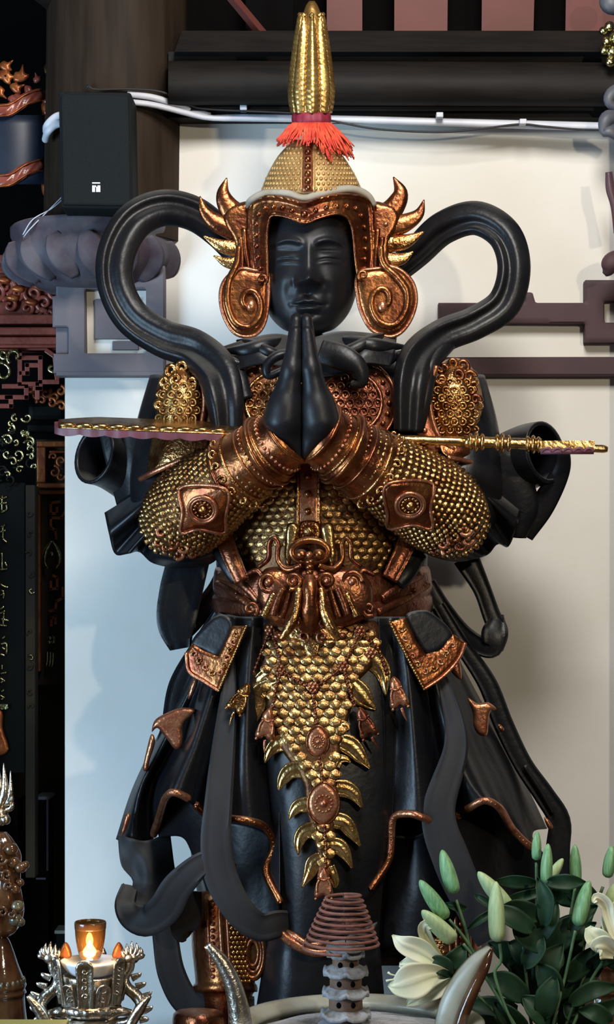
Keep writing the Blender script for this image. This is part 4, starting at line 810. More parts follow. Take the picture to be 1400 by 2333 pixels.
for pts in ([(500, 1195, -120, 40), (522, 1255, -160, 40), (552, 1325, -178, 34)], [(945, 1185, -120, 44), (922, 1250, -160, 42), (888, 1320, -180, 36)]):
    MB().add(*band(pts, lambda s, t: 7 * (1 - s * s) + (6 if abs(s) > .8 else 0), 11, 30, 14)).obj('armhole_border', M['maroon'], cho)
for pts in ([(505, 1250, -120, 22), (525, 1290, -140, 22), (545, 1320, -150, 20)], [(955, 1260, -120, 20), (930, 1300, -150, 22), (905, 1330, -160, 20)]): MB().add(*tube(pts, 16, 10, flat=.5)).obj('side_fold', M['stat'], cho)
# --- belt and beast mask
bl = MB(); v, f = loft([(1292, 735, 236, 0, 196), (1308, 735, 246, 0, 208), (1345, 735, 250, 0, 214), (1362, 735, 246, 0, 208), (1370, 735, 251, 0, 216), (1398, 737, 250, 0, 214), (1408, 737, 243, 0, 204)], 36, 90); v = np.array(v); v[:, 1] += np.clip(-v[:, 2], -60, 300) * .10 - 8
bl.add(v, f); bo_ = bl.obj('belt', M['maroon'], T, label='maroon gilded belt'); BB = bl.bvh()
for pts in ([(495, 1330), (530, 1350), (580, 1385), (620, 1400)], [(500, 1310), (550, 1330), (590, 1370)], [(975, 1330), (920, 1365), (860, 1395)], [(960, 1310), (910, 1335), (870, 1365)]):
    MB().add(*tube([(a, b, hit(BB, a, b, -100)[0] - 2, 10) for a, b in pts], 24, 9, flat=.7)).obj('belt_fold', M['maroon'], bo_)
for x_, y_ in ((520, 1345), (540, 1352), (945, 1345), (905, 1345), (580, 1388), (925, 1330)): bead('belt_bead', x_, y_, hit(BB, x_, y_, -120)[0] - 2, 6, bo_)
mk = empty('beast_mask', (0, 0, 0), None, None); mk.parent = T; del_ = WL[mk.name]; mk.location = P(707, 1420, -230) - wl(T); WL[mk.name] = mk.location.copy()
mk['label'] = 'gilded beast mask buckle'
def mp_(name, geo, m): return MB().add(*geo).obj(name, M[m], mk)
mp_('mask_base', plate([(600, 1300), (640, 1290), (707, 1280), (770, 1290), (820, 1300), (850, 1340), (840, 1400), (790, 1428), (740, 1430), (707, 1434), (650, 1430), (610, 1415), (588, 1360)], -238, 50, 60, 28, 6), 'maroon')
for sd in (-1, 1):
    X_ = lambda x_: x_ if sd < 0 else 1414 - x_
    mp_('flare', plate([(X_(651), 1225), (X_(655), 1196), (X_(668), 1190), (X_(682), 1200), (X_(676), 1235), (X_(660), 1290), (X_(648), 1270)], -232, 12, 9, 7, 4), 'bright')
    mp_('ear_loop', tube([(X_(590), 1292, -240, 5), (X_(612), 1272, -244, 6), (X_(614), 1240, -246, 6), (X_(624), 1226, -248, 6), (X_(634), 1240, -248, 6), (X_(634), 1276, -250, 6), (X_(656), 1298, -262, 7), (X_(688), 1288, -275, 6)], 50, 8), 'copper')
    mp_('eye_spiral', tube(curl(X_(612), 1326, 25, 1.6, 0, -258, 6.5, -sd), 44, 8), 'maroon'); mp_('eye_ball', ell(X_(612), 1326, -262, 9, 9, 9), 'rose')
    mp_('cheek_spiral', tube(curl(X_(668), 1324, 20, 1.5, 2, -280, 6, sd), 40, 8), 'copper'); mp_('cheek_ball', ell(X_(670), 1324, -284, 7, 7, 7), 'rose')
    mp_('nostril', ell(X_(687), 1263, -276, 14, 12, 16), 'copper')
    mp_('tusk', tube([(X_(682), 1340, -290, 9), (X_(676), 1390, -302, 10), (X_(662), 1425, -305, 12), (X_(640), 1458, -300, 7)], 30, 10), 'gold')
    mp_('tusk_tip', ell(X_(634), 1450, -298, 12, 9, 9), 'maroon')
    for k, pts in enumerate(([(645, 1340), (632, 1370), (622, 1402)], [(625, 1352), (612, 1380), (600, 1405)], [(660, 1345), (652, 1375), (640, 1408)])):
        mp_('mane_strand', tube([(X_(a), b, -276 + 6 * k, 9) for a, b in pts], 20, 8), 'gold' if k == 1 else 'maroon')
    mp_('jaw_curl', tube(curl(X_(572), 1388, 17, 1.3, 1, -250, 6, sd), 30, 8), 'maroon'); mp_('lip_curl', tube(curl(X_(676), 1418, 13, 1.2, 0, -290, 5, sd), 26, 8), 'maroon')
    mp_('whisker', tube([(X_(560), 1310, -235, 5), (X_(585), 1300, -240, 6), (X_(600), 1316, -244, 5)], 16, 7), 'maroon')
mp_('snout_ring', tube([(707 + 42 * math.cos(a), 1257 + 26 * math.sin(a), -264, 8) for a in np.linspace(0, 6.283, 20, endpoint=False)], 50, 9, closed=True), 'copper')
mp_('nose_ball', ell(705, 1264, -292, 8, 8, 8), 'rose')
for k, yy in enumerate((1280, 1292, 1304, 1314)): mp_('bridge_bead', ell(706, yy, -284, 11 - k, 7, 9), 'copper')
mp_('trunk', tube([(706, 1315, -278, 13), (707, 1340, -294, 18), (707, 1368, -300, 16), (707, 1392, -288, 26), (707, 1425, -262, 30)], 30, 20), 'copper')
bead('mask_boss', 704, 1210, -228, 13, mk, ballb)
for a in np.linspace(0, 6.283, 13, endpoint=False): bead('boss_bead', 704 + 17 * math.cos(a), 1210 + 17 * math.sin(a), -222, 3.8, mk, ballg)
mp_('boss_plate', plate([(684, 1190), (726, 1190), (728, 1232), (682, 1232)], -214, 14, 6, 5, 4), 'gold')
# --- robe: inner body and outer cloth panels through their fold lines
ir = MB(); ir.add(*loft([(1400, 738, 225, 10, 170), (1600, 740, 260, 20, 185), (1800, 745, 300, 30, 195), (1950, 755, 315, 30, 200), (2080, 765, 300, 30, 195), (2200, 770, 275, 20, 185)], 40, 96, lambda a, t: 1 + .03 * np.sin(a * 11 + 2 * t) * t)); ir.obj('inner_robe', M['stat'], T)
def cloth(lines, n=40, m=90, th=12, name='robe_panel', mt='stat'):
    v, f, Gd = sheet(lines, n, m, th); MB().add(v, f).obj(name, M[mt], T); return Gd
Lf = [[(490, 1395, 60), (425, 1550, 60), (352, 1690, 70), (300, 1800, 80), (264, 1912, 70)],
 [(497, 1395, -60), (440, 1550, -70), (372, 1690, -60), (318, 1800, -60), (296, 1926, -50)],
 [(505, 1398, -110), (455, 1550, -80), (400, 1690, -30), (345, 1800, -10), (340, 1928, 0)],
 [(512, 1400, -130), (468, 1550, -150), (420, 1690, -130), (372, 1790, -110), (358, 1885, -90)],
 [(520, 1400, -150), (485, 1550, -195), (440, 1690, -220), (400, 1780, -235), (386, 1816, -240)],
 [(532, 1402, -160), (508, 1550, -190), (478, 1690, -200), (450, 1780, -215), (438, 1832, -225)],
 [(542, 1404, -165), (525, 1550, -175), (500, 1690, -175), (480, 1790, -180), (468, 1858, -185)],
 [(560, 1405, -190), (548, 1550, -215), (535, 1690, -235), (525, 1790, -250), (520, 1868, -258)],
 [(575, 1405, -200), (565, 1550, -232), (560, 1690, -256), (562, 1790, -270), (568, 1874, -276)],
 [(588, 1405, -195), (582, 1550, -220), (585, 1690, -235), (592, 1790, -245), (606, 1890, -250)],
 [(600, 1405, -190), (598, 1550, -205), (602, 1690, -215), (612, 1800, -222), (624, 1935, -225)],
 [(612, 1405, -190), (612, 1550, -205), (618, 1720, -215), (622, 1850, -225), (606, 1990, -230)],
 [(625, 1405, -195), (625, 1550, -215), (635, 1750, -240), (638, 1920, -255), (640, 2062, -262)]]
GL = cloth(Lf, 48, 120)
Ct = [[(600, 1405, -190), (600, 1600, -212), (612, 1800, -225), (640, 2000, -240), (642, 2128, -235)],
 [(640, 1405, -205), (645, 1600, -235), (652, 1800, -262), (668, 2000, -270), (670, 2140, -262)],
 [(690, 1405, -212), (692, 1600, -245), (698, 1800, -278), (705, 2000, -285), (705, 2160, -275)],
 [(740, 1405, -212), (742, 1600, -245), (745, 1800, -280), (748, 2000, -288), (750, 2150, -278)],
 [(800, 1405, -208), (805, 1600, -240), (812, 1800, -268), (806, 1960, -276), (800, 2080, -270)],
 [(850, 1405, -200), (858, 1600, -230), (866, 1800, -250), (860, 1930, -258), (850, 2040, -255)],
 [(895, 1405, -185), (900, 1600, -210), (896, 1800, -228), (890, 1900, -230), (880, 2000, -230)]]
GC = cloth(Ct, 40, 80, name='front_robe')
Rt = [[(992, 1395, 60), (1072, 1550, 50), (1148, 1690, 50), (1206, 1800, 50), (1248, 1888, 40)],
 [(984, 1395, -60), (1054, 1550, -60), (1124, 1690, -50), (1178, 1800, -50), (1216, 1896, -50)],
 [(978, 1396, -95), (1040, 1550, -95), (1096, 1690, -95), (1150, 1800, -100), (1214, 1938, -110)],
 [(974, 1398, -110), (1030, 1550, -120), (1075, 1690, -130), (1120, 1790, -140), (1168, 1896, -140)],
 [(966, 1400, -130), (1015, 1550, -165), (1055, 1690, -200), (1095, 1780, -215), (1140, 1850, -225)],
 [(955, 1400, -150), (998, 1550, -190), (1030, 1690, -220), (1066, 1780, -238), (1105, 1832, -245)],
 [(946, 1402, -160), (984, 1550, -190), (1012, 1690, -205), (1040, 1780, -215), (1068, 1850, -220)],
 [(938, 1404, -165), (970, 1550, -165), (992, 1690, -165), (1015, 1790, -165), (1035, 1872, -165)],
 [(925, 1405, -190), (952, 1550, -205), (970, 1690, -220), (985, 1790, -230), (998, 1884, -235)],
 [(912, 1405, -200), (935, 1550, -228), (948, 1690, -250), (956, 1790, -262), (962, 1870, -268)],
 [(902, 1405, -195), (920, 1550, -222), (930, 1690, -242), (932, 1790, -252), (930, 1862, -258)],
 [(890, 1405, -190), (902, 1550, -205), (908, 1690, -220), (905, 1790, -228), (895, 1876, -232)],
 [(876, 1405, -195), (885, 1550, -208), (890, 1700, -220), (890, 1850, -228), (888, 1960, -232)],
 [(862, 1405, -205), (870, 1550, -225), (876, 1700, -240), (872, 1880, -250), (845, 2030, -255)]]
GR = cloth(Rt, 48, 120)
def hem(Gd, j0, j1, r=9, up=8, m_='rose'):
    row = Gd[-1, int(j0 * (Gd.shape[1] - 1)):int(j1 * (Gd.shape[1] - 1)) + 1]; row = row[::max(1, len(row) // 28)]
    MB().add(*tube([(q[0], q[1] - up, q[2] - 4, r) for q in row], 60, 8)).obj('hem_trim', M[m_], T)
    p_ = cr([(q[0], q[1] - up, q[2] - 4) for q in row], 200); L = np.linalg.norm(np.diff(p_, axis=0), axis=1).sum(); g = MB()
    for q in cr(p_[::6], max(6, int(L / 11))): g.add(*ell(q[0], q[1], q[2] - r * .8, 3.2, 3.2, 3.2, 4, 6))
    g.obj('hem_beads', M['rose'], T, kind='stuff')
hem(GL, .25, .53); hem(GL, .56, 1.0, 9, 4, 'copper'); hem(GC, 0, .38, 8); hem(GR, .16, .5); hem(GR, .55, .9); hem(GR, .85, 1, 9, 4, 'copper')
# hanging ribbons
rb = lambda s, t: 4 * (1 - s * s) + 3 * math.exp(-((abs(s) - .82) / .1) ** 2)
def ribbon(pts, th=12, pr=rb, n=60): MB().add(*band(pts, pr, 11, n, th)).obj('ribbon', M['slateribbon' if pts[0][1] > 1490 else 'stat'], T, sharp=50)
ribbon([(528, 1495, -185, 16), (520, 1600, -232, 40), (508, 1720, -262, 56), (498, 1830, -292, 64), (492, 1920, -300, 70), (505, 2000, -300, 76), (545, 2075, -300, 70), (592, 2112, -292, 66), (640, 2104, -270, 62), (690, 2104, -200, 46)])
ribbon([(530, 1985, -270, 46), (490, 1964, -290, 50), (455, 1972, -300, 56), (405, 2020, -290, 70), (375, 2070, -280, 76), (335, 2098, -262, 72), (302, 2088, -245, 64), (286, 2060, -190, 50), (296, 2020, -60, 40)])
cloth([[(268, 1900, -40), (276, 1970, -60), (303, 2010, -62), (282, 2060, -95), (300, 2102, -140)], [(300, 1910, -70), (305, 1975, -60), (318, 2015, -76), (305, 2065, -110), (315, 2106, -150)], [(335, 1915, -50), (340, 1975, -80), (345, 2020, -84), (335, 2070, -110), (332, 2106, -150)], [(388, 1895, -20), (396, 1960, -40), (402, 2010, -50), (385, 2060, -80), (356, 2102, -130)]], 30, 30, name='side_cloth', mt='slateribbon')
cloth([[(352, 1840, -60), (356, 1880, -60), (362, 1908, -50)], [(400, 1800, -130), (405, 1860, -120), (415, 1908, -100)], [(450, 1830, -160), (450, 1880, -150), (440, 1950, -120)], [(500, 1860, -170), (490, 1920, -160), (470, 2000, -140)]], 20, 30, name='under_robe')
ribbon([(430, 2030, -240, 60), (425, 2080, -230, 70), (420, 2120, -200, 60), (430, 2130, -170, 30)])
ribbon([(372, 2060, -120, 60), (378, 2140, -130, 60), (392, 2220, -140, 64), (430, 2285, -150, 66), (500, 2300, -160, 66), (580, 2300, -150, 60)])
ribbon([(430, 1275, 40, 96), (412, 1350, 30, 98), (402, 1420, 20, 88), (412, 1478, 20, 50)])
ribbon([(395, 1462, 30, 40), (440, 1415, 50, 46), (490, 1350, 60, 44), (510, 1310, 60, 40)])
ribbon([(505, 1380, -20, 20), (455, 1470, 20, 36), (408, 1560, 30, 46), (388, 1650, 30, 40), (370, 1700, 30, 30)])
ribbon([(1062, 1270, 30, 60), (1098, 1340, 25, 42), (1120, 1400, 20, 42), (1136, 1440, 15, 46), (1128, 1478, 10, 40)])
ribbon([(1138, 1400, 25, 24), (1128, 1440, 5, 60), (1118, 1478, 5, 44), (1060, 1450, 30, 46), (1010, 1390, 45, 44), (975, 1330, 50, 40)])
ribbon([(1000, 1380, 0, 30), (1050, 1465, 0, 36), (1110, 1555, 0, 44), (1148, 1650, 0, 46), (1192, 1740, 0, 44), (1240, 1810, 0, 48), (1275, 1870, 0, 52), (1272, 1940, 0, 56), (1272, 2060, 0, 60)])
ribbon([(985, 1492, -165, 16), (1020, 1585, -200, 38), (1040, 1700, -230, 56), (1000, 1850, -262, 76), (1030, 1960, -268, 86), (1075, 2060, -262, 80), (1120, 2140, -250, 70)])
MB().add(*band([(1195, 1745, -14, 10), (1232, 1800, -14, 12), (1262, 1855, -14, 6)], rb, 7, 20, 6)).obj('ribbon_edge', M['stat'], T)
# lower right and lower left dark cloth, boots
cloth([[(880, 1900, -150), (880, 2040, -170), (870, 2170, -170)], [(960, 1900, -200), (965, 2030, -220), (960, 2140, -210)], [(1040, 1810, -140), (1050, 2040, -190), (1050, 2120, -180)], [(1105, 1790, -90), (1120, 2000, -130), (1120, 2110, -120)], [(1160, 1850, -30), (1190, 2000, -40), (1180, 2100, -40)], [(1245, 1950, 0), (1250, 2040, 0), (1240, 2110, 0)]], 20, 40, name='under_robe')
cloth([[(600, 2120, -150), (598, 2200, -160), (585, 2290, -150)], [(650, 2130, -220), (640, 2200, -235), (630, 2300, -230)], [(700, 2150, -240), (700, 2230, -255), (690, 2310, -250)], [(770, 2140, -250), (775, 2220, -250), (780, 2310, -250)], [(860, 2100, -220), (870, 2200, -220), (880, 2310, -200)]], 20, 50, name='under_robe')
cloth([[(440, 1880, -60), (450, 1960, -60), (480, 2060, -60)], [(520, 1870, -150), (530, 1960, -150), (545, 2080, -150)], [(600, 1890, -180), (605, 1980, -180), (600, 2110, -180)], [(640, 1940, -190), (640, 2010, -190), (640, 2120, -190)]], 20, 40, name='under_robe')
MB().add(*tube([(640, 2128, -268, 10), (672, 2152, -272, 11), (720, 2172, -280, 10), (770, 2165, -284, 8)], 24, 10, flat=.6)).obj('hem_trim', M['rose'], T)
for bx_, s_ in ((505, 1), (1030, -1)):
    bt = MB(); bt.add(*loft([(2030, bx_, 58, -110, 70), (2060, bx_ - 2 * s_, 66, -110, 78), (2150, bx_ + 2 * s_, 70, -115, 80), (2235, bx_ + 8 * s_, 68, -120, 80), (2246, bx_ + 8 * s_, 74, -120, 86), (2260, bx_ + 8 * s_, 74, -120, 86), (2275, bx_ + 10 * s_, 60, -120, 72), (2412, bx_ + 10 * s_, 62, -110, 80)], 50, 48)); bo2 = bt.obj('boot', M['copper'], T, label='gilded armoured boot'); OB = bt.bvh()
    for dx, w_ in ((-34, 5), (-6, 5), (10, 3.5)): MB().add(*tube([(bx_ + s_ * dx + .06 * (yy - 2050), yy, hit(OB, bx_ + s_ * dx, yy, -150)[0] - 1, w_) for yy in (2050, 2110, 2170, 2230)], 20, 7)).obj('boot_band', M['rose'], bo2)
    for yy in np.arange(2060, 2236, 15): bead('boot_bead', bx_ - s_ * 20, yy, hit(OB, bx_ - s_ * 20, yy, -150)[0] - 1, 5.4, bo2, ballg)
    g = MB()
    for i, yy in enumerate(np.arange(2060, 2240, 11)):
        for k in range(12):
            x_ = bx_ + s_ * (18 + k * 9 + 4.5 * (i % 2)); r_ = OB.ray_cast(Vector((x_, yy, -3000)), Vector((0, 0, 1)))
            if r_[0] is not None: g.add(*ell(x_, yy, r_[0][2] - 1, 5, 5, 5, 4, 6))
    g.obj('boot_studs', M['bright'], bo2, kind='stuff')
    for k, rr in enumerate((46, 36, 24)): MB().add(*tube([(bx_ + s_ * (72 + .55 * rr * math.cos(a)), 2172 + rr * 1.25 * math.sin(a), -165, 7) for a in np.linspace(0, 6.283, 24, endpoint=False)], 40, 8, closed=True)).obj('knee_ring', M['maroon' if k % 2 else 'copper'], bo2)
    MB().add(*ell(bx_ + 72 * s_, 2172, -150, 26, 56, 16, 12, 16)).obj('knee_plate', M['under'], bo2)
    MB().add(*loft([(2296, bx_ - 55 * s_, 14, -190, 20), (2302, bx_ - 52 * s_, 50, -190, 60), (2325, bx_ - 50 * s_, 62, -195, 85), (2428, bx_ - 48 * s_, 64, -195, 90)], 18, 36)).obj('boot_toe', M['copper'], bo2)
# --- hip flaps with gilt borders
for bd_, inn, dd in (([(529, 1426), (562, 1426), (530, 1500), (498, 1574), (464, 1552), (431, 1530), (424, 1487), (438, 1466), (461, 1481), (498, 1496)], [(500, 1400), (532, 1424), (500, 1494), (462, 1482), (436, 1470), (452, 1440)], -1), ([(924, 1407), (889, 1417), (925, 1490), (967, 1571), (1012, 1540), (1046, 1501), (1061, 1464), (1034, 1444), (1003, 1482), (971, 1490), (951, 1462)], [(924, 1405), (952, 1462), (972, 1488), (1004, 1480), (1032, 1444), (990, 1400), (960, 1390)], 1)):
    df = lambda x, y: -268 + .27 * abs(x - 735) - (y - 1400) * .10
    fo = MB().add(*plate(bd_, 0, 12, 7, 4, 4, smooth=False, dfn=df)).obj('hip_flap_border', M['copper'], T, sharp=40)
    MB().add(*plate(inn, 0, 14, 8, 4, 5, dfn=lambda x, y: df(x, y) + 6)).obj('hip_flap', M['stat'], T)
    ed = [bd_[1], bd_[2], bd_[3]]; g = MB()
    MB().add(*tube([(a, b, df(a, b) - 4, 4) for a, b in ed], 30, 6)).obj('border_cord', M['gold'], fo)
    for q in cr([(a, b, df(a, b) - 8) for a, b in ed], 26): g.add(*ell(*q, 3, 3, 3, 4, 6))
    MB().add(*tube([(a, b, df(a, b) - 4, 4) for a, b in bd_[3:7]], 30, 6)).obj('border_cord', M['rose'], fo)
    g.obj('cord_beads', M['bright'], fo, kind='stuff')
    ctr = [((a[0] + b[0]) / 2, (a[1] + b[1]) / 2) for a, b in zip(cr([q + (0,) for q in (bd_[1], bd_[3], bd_[6])], 12)[:, :2], cr([q + (0,) for q in (bd_[0], bd_[9] if len(bd_) < 11 else bd_[9], bd_[7])], 12)[:, :2])]
    for k, (a, b) in enumerate(ctr[1:-1]):
        MB().add(*tube(curl(a, b, 8, 1, k, df(a, b) - 6, 3.2), 14, 6)).obj('border_scroll', M['rose' if k % 2 else 'gold'], fo)
for ol, d0 in (([(346, 1668), (354, 1640), (385, 1622), (418, 1612), (446, 1616), (440, 1628), (418, 1650), (416, 1685), (412, 1704), (398, 1706), (384, 1688), (371, 1672), (358, 1658)], -150), ([(1066, 1590), (1088, 1602), (1113, 1600), (1133, 1616), (1118, 1622), (1114, 1650), (1110, 1675), (1092, 1674), (1080, 1655), (1078, 1624)], -160), ([(345, 1672), (354, 1690), (342, 1730), (336, 1756), (326, 1752), (334, 1710)], -70), ([(444, 1545), (452, 1552), (438, 1588), (428, 1592), (434, 1560)], -120), ([(1026, 1510), (1046, 1500), (1052, 1548), (1030, 1532)], -140), ([(1140, 1650), (1150, 1662), (1142, 1668), (1134, 1652)], -40), ([(286, 1858), (298, 1856), (288, 1890), (276, 1905)], -80), ([(1240, 1862), (1252, 1868), (1262, 1886), (1250, 1888)], -30)):
    MB().add(*plate(ol, d0, 14, 10, 9, 4)).obj('turned_hem', M['rose'], T, label='gilded turned-back robe corner')
# --- scale apron with flame edge
AD = lambda x, y: np.interp(y, [1405, 1600, 1800, 2000, 2100], [-222, -258, -295, -304, -300]) + .0016 * (x - 742) ** 2
core = [(604, 1420), (660, 1415), (740, 1412), (820, 1415), (862, 1420), (870, 1490), (838, 1530), (812, 1560), (802, 1610), (790, 1655), (775, 1720), (774, 1790), (770, 1860), (764, 1910), (758, 1965), (750, 2022), (732, 2030), (722, 2000), (723, 1950), (712, 1905), (700, 1855), (692, 1790), (668, 1745), (636, 1700), (612, 1640), (604, 1590), (592, 1540), (598, 1480)]
v, f = plate(core, 0, 12, 10, 7, 6, dfn=AD); ap = MB().add(v, f).obj('apron', M['under'], T, label='gilded scale apron with flame-shaped edges'); AB = MB().add(v, f).bvh()
for pts in ([(640, 1560, 34), (596, 1580, 40), (580, 1620, 34), (566, 1668, 3)], [(618, 1530, 26), (596, 1548, 26), (586, 1560, 20), (604, 1590, 6)], [(660, 1690, 34), (634, 1696, 30), (616, 1712, 20), (603, 1738, 2)], [(700, 1752, 34), (664, 1756, 30), (646, 1775, 22), (634, 1802, 2)], [(706, 1832, 30), (682, 1836, 26), (668, 1850, 16), (658, 1868, 2)], [(722, 1890, 32), (695, 1896, 28), (682, 1918, 20), (680, 1948, 2)], [(734, 1955, 24), (716, 1965, 28), (706, 1990, 22), (688, 2022, 2)],
 [(800, 1500, 30), (840, 1498, 40), (872, 1530, 32), (880, 1586, 2)], [(800, 1555, 30), (820, 1580, 40), (838, 1600, 26), (859, 1617, 2)], [(770, 1680, 24), (776, 1655, 20), (790, 1652, 12), (796, 1664, 3)], [(776, 1690, 30), (800, 1700, 36), (822, 1724, 26), (845, 1752, 2)], [(764, 1745, 20), (774, 1730, 18), (790, 1730, 10), (800, 1738, 3)], [(765, 1795, 30), (790, 1798, 32), (810, 1812, 24), (826, 1842, 2)], [(760, 1868, 30), (785, 1874, 30), (802, 1896, 24), (823, 1930, 2)], [(750, 1925, 28), (774, 1930, 30), (790, 1950, 20), (804, 1980, 2)], [(750, 1975, 22), (758, 1995, 22), (764, 2010, 16), (763, 2024, 4)]):
    MB().add(*band([(x_, y_, AD(x_, y_) - 6, w_ * 1.3) for x_, y_, w_ in pts], lambda s, t: 5 * (1 - abs(s)) - 3 + 4 * math.exp(-((abs(s) - .85) / .12) ** 2), 11, 26, 9)).obj('flame_leaf', M['bright'], ap)
ns_ = 0
for i, yy in enumerate(np.arange(1440, 1990, 20)):
    for k in range(-7, 8):
        x_ = 738 + (k + .5 * (i % 2)) * 26
        r_ = AB.ray_cast(Vector((x_, yy, -3000)), Vector((0, 0, 1))); 
        if r_[0] is None: continue
        ins_, ds_, _ = inside_dist(np.array([(x_, yy + 5)]), [np.array(core, float)])
        if not ins_[0] or ds_[0] < 9: continue
        if math.hypot((x_ - 725) / 28, (yy - 1690) / 38) < 1 or math.hypot((x_ - 738) / 36, (yy - 1831) / 48) < 1: continue
        if NSC + ns_ >= 298: break
        scale_obj((x_, yy, r_[0][2] - 1), np.array((0, -.25, -1.0)), 14.5, ap, 'scal'); ns_ += 1
MB().add(*plate([(655, 1432), (700, 1426), (780, 1428), (800, 1440), (790, 1452), (760, 1462), (735, 1466), (728, 1490), (712, 1500), (696, 1488), (688, 1464), (660, 1455)], 0, 8, 8, 5, 4, dfn=lambda x, y: AD(x, y) - 9)).obj('cloud_collar', M['gold'], ap)
for x_, s_ in ((692, -1), (735, 1)): MB().add(*tube(curl(x_, 1450, 14, 1.2, 1.5, AD(x_, 1450) - 16, 4, s_), 26, 7)).obj('cloud_curl', M['rose'], ap)
# bead chains, flower clusters, medallions and tassels
def chain(pts, name='bead_chain', r=4.6):
    p_ = cr([(x_, y_, min(AD(x_, y_), 0) - 16) for x_, y_ in pts], 120); L = np.linalg.norm(np.diff(p_, axis=0), axis=1).sum(); g = MB()
    for q in cr(p_[::8], max(4, int(L / (2.1 * r)))): g.add(*ell(*q, r, r, r, 5, 7))
    g.add(*tube([tuple(q) + (2,) for q in p_[::10]], 20, 5)); g.obj(name, M['maroon'], ap)
def flower(x_, y_, r=9):
    d_ = AD(x_, y_) - 18; g = MB(); g.add(*ell(x_, y_, d_ - 3, r * .6, r * .6, r * .6, 5, 7))
    for k in range(6): a = k * math.pi / 3; g.add(*ell(x_ + r * math.cos(a), y_ + r * math.sin(a), d_, r * .55, r * .55, r * .5, 5, 7))
    g.obj('bead_flower', M['rose'], ap)
for c in ([(614, 1440), (594, 1490), (572, 1548)], [(620, 1445), (634, 1485), (640, 1522)], [(645, 1530), (680, 1552), (712, 1566)], [(640, 1532), (628, 1575), (622, 1614)], [(818, 1445), (802, 1478), (784, 1515)], [(778, 1522), (748, 1546), (720, 1564)], [(784, 1524), (796, 1568), (810, 1612)], [(832, 1450), (862, 1478), (886, 1540)], [(714, 1578), (718, 1620), (721, 1652)], [(728, 1728), (733, 1758), (734, 1784)], [(740, 1884), (743, 1930), (742, 1992)]): chain(c)
for x_, y_ in ((616, 1436), (638, 1526), (820, 1438), (782, 1518), (714, 1566), (846, 1488)): flower(x_, y_)
for cx, cy, rx, ry in ((725, 1690, 25, 36), (738, 1831, 36, 48)):
    d_ = AD(cx, cy); ol = [(cx, cy - ry), (cx + rx * .75, cy - ry * .62), (cx + rx, cy), (cx + rx * .75, cy + ry * .62), (cx, cy + ry), (cx - rx * .75, cy + ry * .62), (cx - rx, cy), (cx - rx * .75, cy - ry * .62)]
    mo_ = MB().add(*plate(ol, d_ - 8, 12, 12, 9, 3)).obj('medallion', M['rose'], ap)
    MB().add(*tube([(a, b, d_ - 10, 3) for a, b in ol], 50, 6, closed=True)).obj('medallion_rim', M['copper'], ap)
    g = MB(); rr = rx * .52
    for k in range(15): a = k * 2 * math.pi / 15; g.add(*ell(cx + rr * math.cos(a), cy + rr * math.sin(a), d_ - 18, 2.8, 2.8, 2.8, 5, 6))
    g.add(*ell(cx, cy, d_ - 17, rx * .26, rx * .26, 9)); g.obj('medallion_beads', M['rose'], ap)
def tassel(x_, y_, tilt, m_, d_):
    c, s = math.cos(tilt), math.sin(tilt); R_ = lambda u, v_: (x_ + c * u - s * v_, y_ + s * u + c * v_)
    g = MB().add(*plate([R_(*q) for q in ((0, -40), (12, -26), (14, -12), (20, 10), (22, 28), (10, 34), (0, 26), (-10, 34), (-22, 28), (-20, 10), (-14, -12), (-12, -26))], d_, 10, 12, 9, 3.5)); o = g.obj('tassel_bell', M[m_], ap)
    for q in ([(-16, 20), (-15, 2), (-8, -12)], [(16, 20), (15, 2), (8, -12)], [(-14, -14), (0, -8), (14, -14)]): MB().add(*tube([R_(*p_) + (d_ - 9, 2.6) for p_ in q], 12, 6)).obj('tassel_vein', M[m_], ap)
    for u in (-18, 18): MB().add(*ell(*R_(u, 34), d_ - 4, 4, 4, 4, 5, 6)).obj('tassel_bead', M[m_], ap)
    MB().add(*tube([R_(2, 34) + (d_ - 2, 4), R_(4, 50) + (d_ - 2, 3.4), R_(8, 66) + (d_ - 2, 1)], 12, 6)).obj('tassel_tip', M[m_], ap)
tassel(548, 1592, .5, 'gold', -262); tassel(608, 1652, .18, 'rose', -272); tassel(833, 1648, -.38, 'maroon', -280); tassel(906, 1580, -.22, 'rose', -262); tassel(738, 2014, 0, 'rose', -318)
# --- sword resting across the forearms
sw = empty('ceremonial_sword', P(640, 985, -200), 'gilded sword with purple edge lying across both forearms', 'sword')
ns = 46; top_, bot = [], []
for i in range(ns):
    t = i / (ns - 1); x_ = 124 + 430 * t; wv = 4 * abs(math.sin(i * .9)); yb = 972 + 16 * t; hw = 70 * math.sin(math.pi * min(1, .08 + t * .85)) ** .6
    top_.append((x_, yb, -205 - hw - wv, hw))
v = []; 
for x_, yb, dn, hw in top_:
    y1 = yb + 2; rise = min(1, hw / 60) * 22
    sc_ = 5 * abs(math.sin((x_ - 124) * .055)); v += [(x_, y1, dn), (x_, yb - rise * .55, -205), (x_, yb - rise, -205 + hw), (x_, yb - rise + 16, -205 + hw), (x_, y1 + 14 + sc_, dn + 2)]
f = gridf(ns, 5, True) + capped(ns, 5)
MB().add(v, f).obj('blade', M['purple'], sw, sharp=50)
v2 = []
for i, (x_, yb, dn, hw) in enumerate(top_[1:]):
    rise = min(1, hw / 60) * 22
    for s, dd in ((.0, 1.5), (.25, 3 + 3 * abs(math.sin(i * .9))), (.55, 5), (1, 4)): v2.append((x_, yb + 2 + (-rise - 2) * s - dd, dn + (2 * hw) * s))
MB().add(*solid(np.array(v2).reshape(ns - 1, 4, 3), 3, (0, 1.0, 0))).obj('blade_face', M['bright'], sw, label='wavy gilded blade face')
